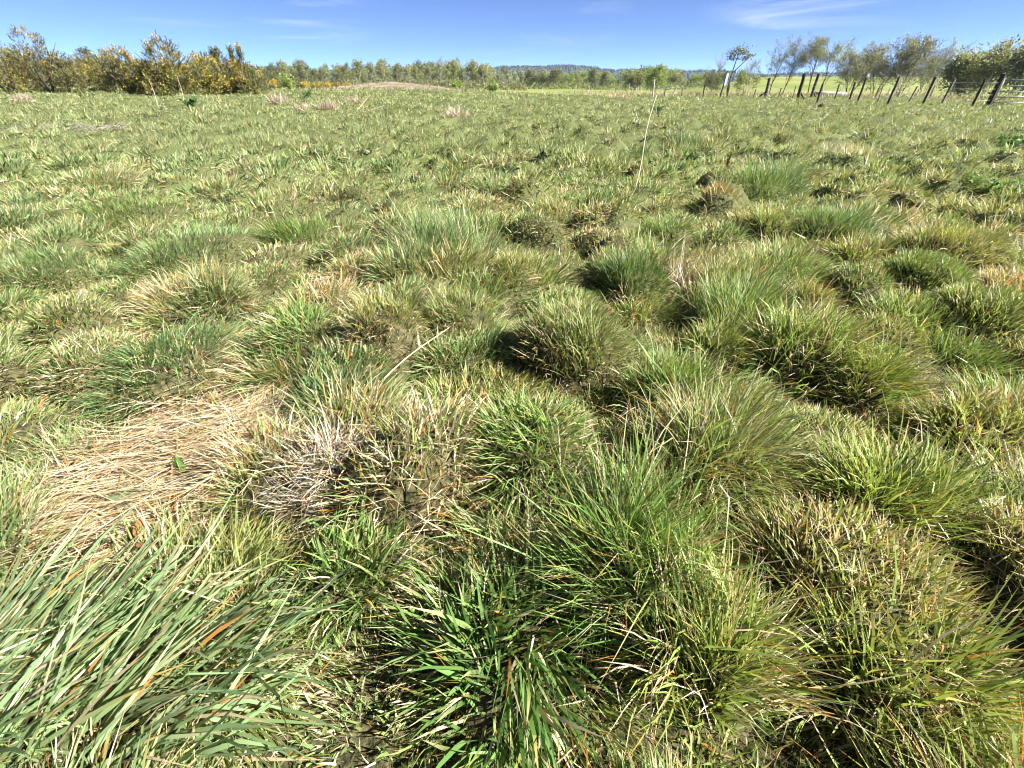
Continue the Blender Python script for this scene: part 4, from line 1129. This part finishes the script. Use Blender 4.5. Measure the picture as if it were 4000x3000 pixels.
def verge():
    """bleached rough grass either side of the track"""
    r = np.random.default_rng(56); n = 15000
    f = r.random(n); pts = np.array([(10, 80), (20, 60), (33, 50), (50, 42), (75, 37), (110, 34)], float)
    x = np.interp(f * 5, np.arange(6), pts[:, 0]); y = np.interp(f * 5, np.arange(6), pts[:, 1]) + r.choice([-1, 1], n) * r.uniform(2.5, 9, n)
    ok = (y > 24) ; x, y = x[ok], y[ok]; n = len(x)
    rt = np.stack([x, y, macro(x, y)], 1)
    V, T, t_, idx = blades(rt, r.uniform(0, 6.28, n), np.abs(r.normal(.3, .3, n)), r.uniform(0, .8, n), r.uniform(.15, .5, n), np.full(n, .055), 2, r.normal(0, 1, n))
    cc = np.where((r.random(n) < .72)[:, None], STRAW * .72, np.array([.16, .18, .07])) * r.uniform(.6, 1.2, n)[:, None]
    o = link('verge_grass', tri_mesh('verge_grass', V, T, cc[idx], mat=M_STRAW)); tag(o, 'bleached rough grass along the track', 'grass', kind='stuff')
verge()

# ------------------------------------------------------------------ fences, board, gate
def upright(parent, name, bx, by, tx, ty, rad, mat, sides=6, depth=None, H=None, taper=.92, seed=0):
    """a post from its foot pixel to its top pixel; returns foot and top in the world"""
    if depth is None: x, y, z, t = ground(bx, by)
    else:
        x, y, _ = at_depth(bx, by, depth); z = float(macro(x, y)); t = depth
        b2 = CY + F_PX * ((-(z - EYE) / t - ST) / CT); ty = ty + (b2 - by); by = b2
    h = H or height_to(t, by, ty)
    tt = t - ST * h
    top = np.array([(tx - CX) / F_PX * tt, y, z + h]) if H is None else np.array([x, y, z + h])
    foot = np.array([x, y, z - .12])
    r = np.random.default_rng(seed + int(bx))
    k = np.linspace(0, 1, 5)[:, None]
    P = foot + (top - foot) * k; P[1:4, :2] += r.normal(0, rad * .10, (3, 2))
    V, T = tube(P - foot, rad * np.linspace(1, taper, 5), sides)
    V[-1, 2] += rad * .35                                  # weathered, slightly domed top
    V[-1 - 1 - sides:-2, 2] += r.normal(0, rad * .12, sides)[:len(V[-1 - 1 - sides:-2])]
    o = link(name, tri_mesh(name, V, T, mat=mat, smooth=False), parent); o.location = foot - np.array(parent.location)
    return foot, top

def r4(x, y): return 2700 + x / 3.16, 80 + y / 3.16
def r5(x, y): return 3300 + x / 3.16, 80 + y / 3.16
def r3(x, y): return 2000 + x / 2.458, 150 + y / 2.458

gp = ground(*r5(1745, 1080))
fence = empty('post_and_wire_fence', gp[:3])
tag(fence, 'weathered post and wire fence running from the gate away into the distance', 'fence')
line = []
# (foot, top, radius, material, on the wire line)
POSTS = [
 (r5(1560, 1080), r5(1735, 720), .062, M_POST_DARK, 1), (r5(1180, 1052), r5(1350, 735), .058, M_POST, 1), (r5(950, 1050), r5(1120, 700), .062, M_POST_DARK, 1),
 (r5(785, 1012), r5(895, 815), .045, M_POST, 1), (r5(515, 1058), r5(665, 715), .060, M_POST_DARK, 1), (r5(405, 1010), r5(475, 800), .035, M_POST, 0),
 (r5(45, 1012), r5(125, 775), .060, M_POST_DARK, 1), (r4(1955, 1000), r4(2030, 770), .055, M_POST, 1),
 (r4(1765, 982), r4(1830, 785), .050, M_POST_DARK, 1), (r4(1825, 965), r4(1893, 795), .028, M_POST_PALE, 0),
 (r4(1548, 1015), r4(1628, 775), .062, M_POST_DARK, 1), (r4(1612, 1008), r4(1637, 775), .026, M_POST_PALE, 0),
 (r4(1475, 962), r4(1575, 658), .105, M_POST_DARK, 1), (r4(1310, 985), r4(1398, 658), .115, M_POST_DARK, 1),
 (r4(1238, 995), r4(1290, 822), .035, M_POST, 0), (r4(1072, 972), r4(1110, 842), .045, M_POST, 1),
 (r4(912, 958), r4(968, 712), .110, M_POST_DARK, 1), (r4(762, 962), r4(800, 856), .045, M_POST, 1),
 (r3(2065, 572), r3(2090, 448), .050, M_POST, 1), (r3(1830, 572), r3(1852, 448), .055, M_POST_DARK, 1),
 (r3(1752, 566), r3(1790, 512), .040, M_POST, 1), (r3(1626, 566), r3(1636, 480), .045, M_POST, 1),
 (r3(1525, 570), r3(1585, 462), .050, M_POST_PALE, 1), (r3(1460, 572), r3(1474, 486), .050, M_POST, 1), (r3(1348, 578), r3(1368, 402), .062, M_POST_PALE, 1)]
for k, (b, t_, rad, mat, on) in enumerate(POSTS):
    f, tp = upright(fence, 'post', b[0], b[1], t_[0], t_[1], rad, mat, 6 if rad > .04 else 4, seed=k)
    if on: line.append((f, tp))
gf, gt = upright(fence, 'gate_post', *r5(1745, 1080), *r5(1960, 672), .125, M_POST_DARK, 8, seed=99)
line.insert(0, (gf, gt))
# pale stakes at the posts' right edges: sunlit post sides made as pale wood
for k, (b, t_) in enumerate([(r5(1650, 1000), r5(1822, 660)), (r5(1215, 1040), r5(1372, 728)), (r5(560, 1030), r5(690, 690)), (r5(1010, 1010), r5(1150, 690)), (r5(75, 1000), r5(135, 765)), (r4(930, 945), r4(990, 710)), (r4(1520, 930), r4(1598, 655))]):
    upright(fence, 'lit_side_stake', b[0], b[1], t_[0], t_[1], .022, M_POST_PALE, 4, seed=200 + k)
def bar(parent, name, a, b, rad, mat, sides=5):
    a, b = np.array(a), np.array(b); V, T = tube(np.stack([a, .5 * (a + b), b]) - a, [rad] * 3, sides)
    o = link(name, tri_mesh(name, V, T, mat=mat, smooth=sides > 5), parent); o.location = a - np.array(parent.location); return o
def gp3(p): return np.array(ground(*p)[:3])
for (a, b, bt) in ((r4(820, 955), r4(912, 958), r4(905, 870)), (r4(1410, 988), r4(1310, 985), r4(1352, 880)), (r4(1540, 955), r4(1475, 962), r4(1520, 870))):
    f = gp3(a); g = ground(*b); h = height_to(g[3], b[1], bt[1])
    bar(fence, 'strut', f - [0, 0, .05], np.array([g[0], g[1], g[2] + h]), .055, M_POST_DARK, 6)
# far stretch, post after post shrinking away
r = np.random.default_rng(12)
far_x = [1325, 1238, 1205, 1187, 1120, 1100, 1040, 990, 973, 920, 847, 783, 772, 740, 732, 712, 677, 660, 632, 600, 583, 555, 540, 520, 498, 478, 460, 423, 392, 360, 345, 290]
for k, x3 in enumerate(far_x):
    px = 2000 + x3 / 2.458; t = 62 + 75 * (k / len(far_x)) ** .7
    pale = x3 in (290, 740, 1120)
    f, tp = upright(fence, 'post', px, 365, px, 340, r.uniform(.045, .06), M_POST_PALE if r.random() < .4 or pale else M_POST, 4, depth=t, H=(1.75 if pale else r.uniform(1.0, 1.25)), seed=k + 40)
    line.append((f, tp))
for lev in (.95, .72, .50, .30):
    P = []
    for f, tp in line:
        L = np.linalg.norm(tp - f); P.append(f + (tp - f) * min((lev + .0) * 1.2 / L + .05, .96))
    P = np.array(P); V, T = tube(P - P[0], np.full(len(P), .006), 4)
    o = link('wire', tri_mesh('wire', V, T, mat=M_WIRE), fence); o.location = P[0] - np.array(fence.location)

# second fence on the far side of the track
f2 = empty('track_fence', ground(*r5(640, 960))[:3]); tag(f2, 'low post and wire fence on the far side of the track behind the near fence', 'fence')
l2 = []
for k, (a, b) in enumerate([((360, 985), (440, 805)), ((505, 975), (560, 830)), ((645, 965), (705, 800)), ((745, 960), (800, 850)), ((870, 945), (915, 850)), ((970, 950), (1030, 830)), ((1045, 958), (1115, 800)), ((1140, 940), (1190, 822)), ((1285, 932), (1340, 830)), ((1365, 925), (1410, 818)), ((1430, 915), (1470, 810)), ((1560, 918), (1612, 800)), ((1700, 915), (1760, 810)), ((1900, 912), (1960, 810)), ((2100, 910), (2165, 810))]):
    l2.append(upright(f2, 'post', *r5(*a), *r5(*b), .045, M_POST_PALE if k % 2 else M_POST, 5, seed=300 + k))
for lev in (.9, .6, .3):
    P = np.array([f + (tp - f) * lev for f, tp in l2]); V, T = tube(P - P[0], np.full(len(P), .006), 4)
    o = link('wire', tri_mesh('wire', V, T, mat=M_WIRE), f2); o.location = P[0] - np.array(f2.location)

# grey board on its post
b0 = ground(*r4(352, 962)); sg = empty('sign_board', b0[:3]); tag(sg, 'grey board on a leaning post seen from behind, beside the fence', 'sign')
f, tp = upright(sg, 'post', *r4(352, 962), *r4(440, 655), .055, M_POST_DARK, 6)
ax = (tp - f) / np.linalg.norm(tp - f)
V, T = box((-.13, -.015, -.80), (.13, .015, .02)); o = link('board', tri_mesh('board', V, T, mat=M_BOARD, smooth=False), sg)
o.location = tp + np.array([.06, -.07, 0.0]) - np.array(sg.location); o.rotation_euler = (0, math.atan2(ax[0], ax[2]), .5)
# footpath post with a small plate
b1 = ground(*r5(150, 1022)); sp_ = empty('waymark_post', b1[:3]); tag(sp_, 'dark waymark post with a small plate and pale disc in the fence line', 'post')
f, tp = upright(sp_, 'post', *r5(150, 1022), *r5(285, 655), .062, M_POST_DARK, 6)
pos = tp + np.array([.02, -.085, -.12])
V, T = box((-.10, -.008, -.11), (.10, .008, .11)); o = link('plate', tri_mesh('plate', V, T, mat=M_BOARD, smooth=False), sp_); o.location = pos - np.array(sp_.location)
V, T = tube([[0, -.012, 0], [0, -.004, 0]], [.045, .045], 16); d_ = link('disc', tri_mesh('disc', V, T, mat=M_DISC, smooth=False), o); d_.location = (0, -.006, 0)

# metal field gate at the right edge
gate = empty('field_gate', gf + np.array([.2, 0, .12])); tag(gate, 'galvanised metal field gate with horizontal rails at the right edge', 'gate')
g0 = np.array(gate.location); GW = 3.3
for z in (1.22, .96, .70, .46, .20):
    bar(gate, 'rail', g0 + [0, 0, z], g0 + [GW, .1, z], .026, M_GATE, 8)
bar(gate, 'stile', g0 + [0, 0, .12], g0 + [0, 0, 1.30], .030, M_GATE, 8); bar(gate, 'stile', g0 + [GW, .1, .12], g0 + [GW, .1, 1.25], .030, M_GATE, 8)
bar(gate, 'brace', g0 + [.02, .04, .20], g0 + [GW * .55, .08, 1.22], .020, M_GATE, 8)

# pale fallen trunk by the track
lp = ground(*r4(1700, 935)); lg = empty('fallen_log', lp[:3]); tag(lg, 'pale fallen trunk lying beside the track behind the fence', 'log')
V, T = tube([[-1.5, .2, .16], [-.5, 0, .20], [.6, -.1, .20], [1.6, .1, .17]], [.17, .20, .18, .13], 9); link('trunk', tri_mesh('trunk', V, T, mat=M_BIRCH), lg)
V, T = tube([[.4, -.1, .25], [.7, -.25, .45], [.8, -.3, .75]], [.06, .045, .03], 6); link('broken_branch', tri_mesh('broken_branch', V, T, mat=M_BIRCH), lg)

# ------------------------------------------------------------------ the air between here and the ridge
def haze():
    V, T = box((-3300, -3300, -11), (3300, 3300, 80))
    m, N, Lk = new_mat('valley_haze')
    out = N.new('ShaderNodeOutputMaterial'); v = N.new('ShaderNodeVolumePrincipled')
    v.inputs['Color'].default_value = (.50, .72, 1.0, 1); v.inputs['Density'].default_value = 0.00008; v.inputs['Anisotropy'].default_value = 0.2
    Lk.new(v.outputs[0], out.inputs['Volume'])
    o = link('haze', tri_mesh('haze', V, T, mat=m, smooth=False)); tag(o, 'thin blue haze over the valley', 'haze', kind='stuff')
haze()
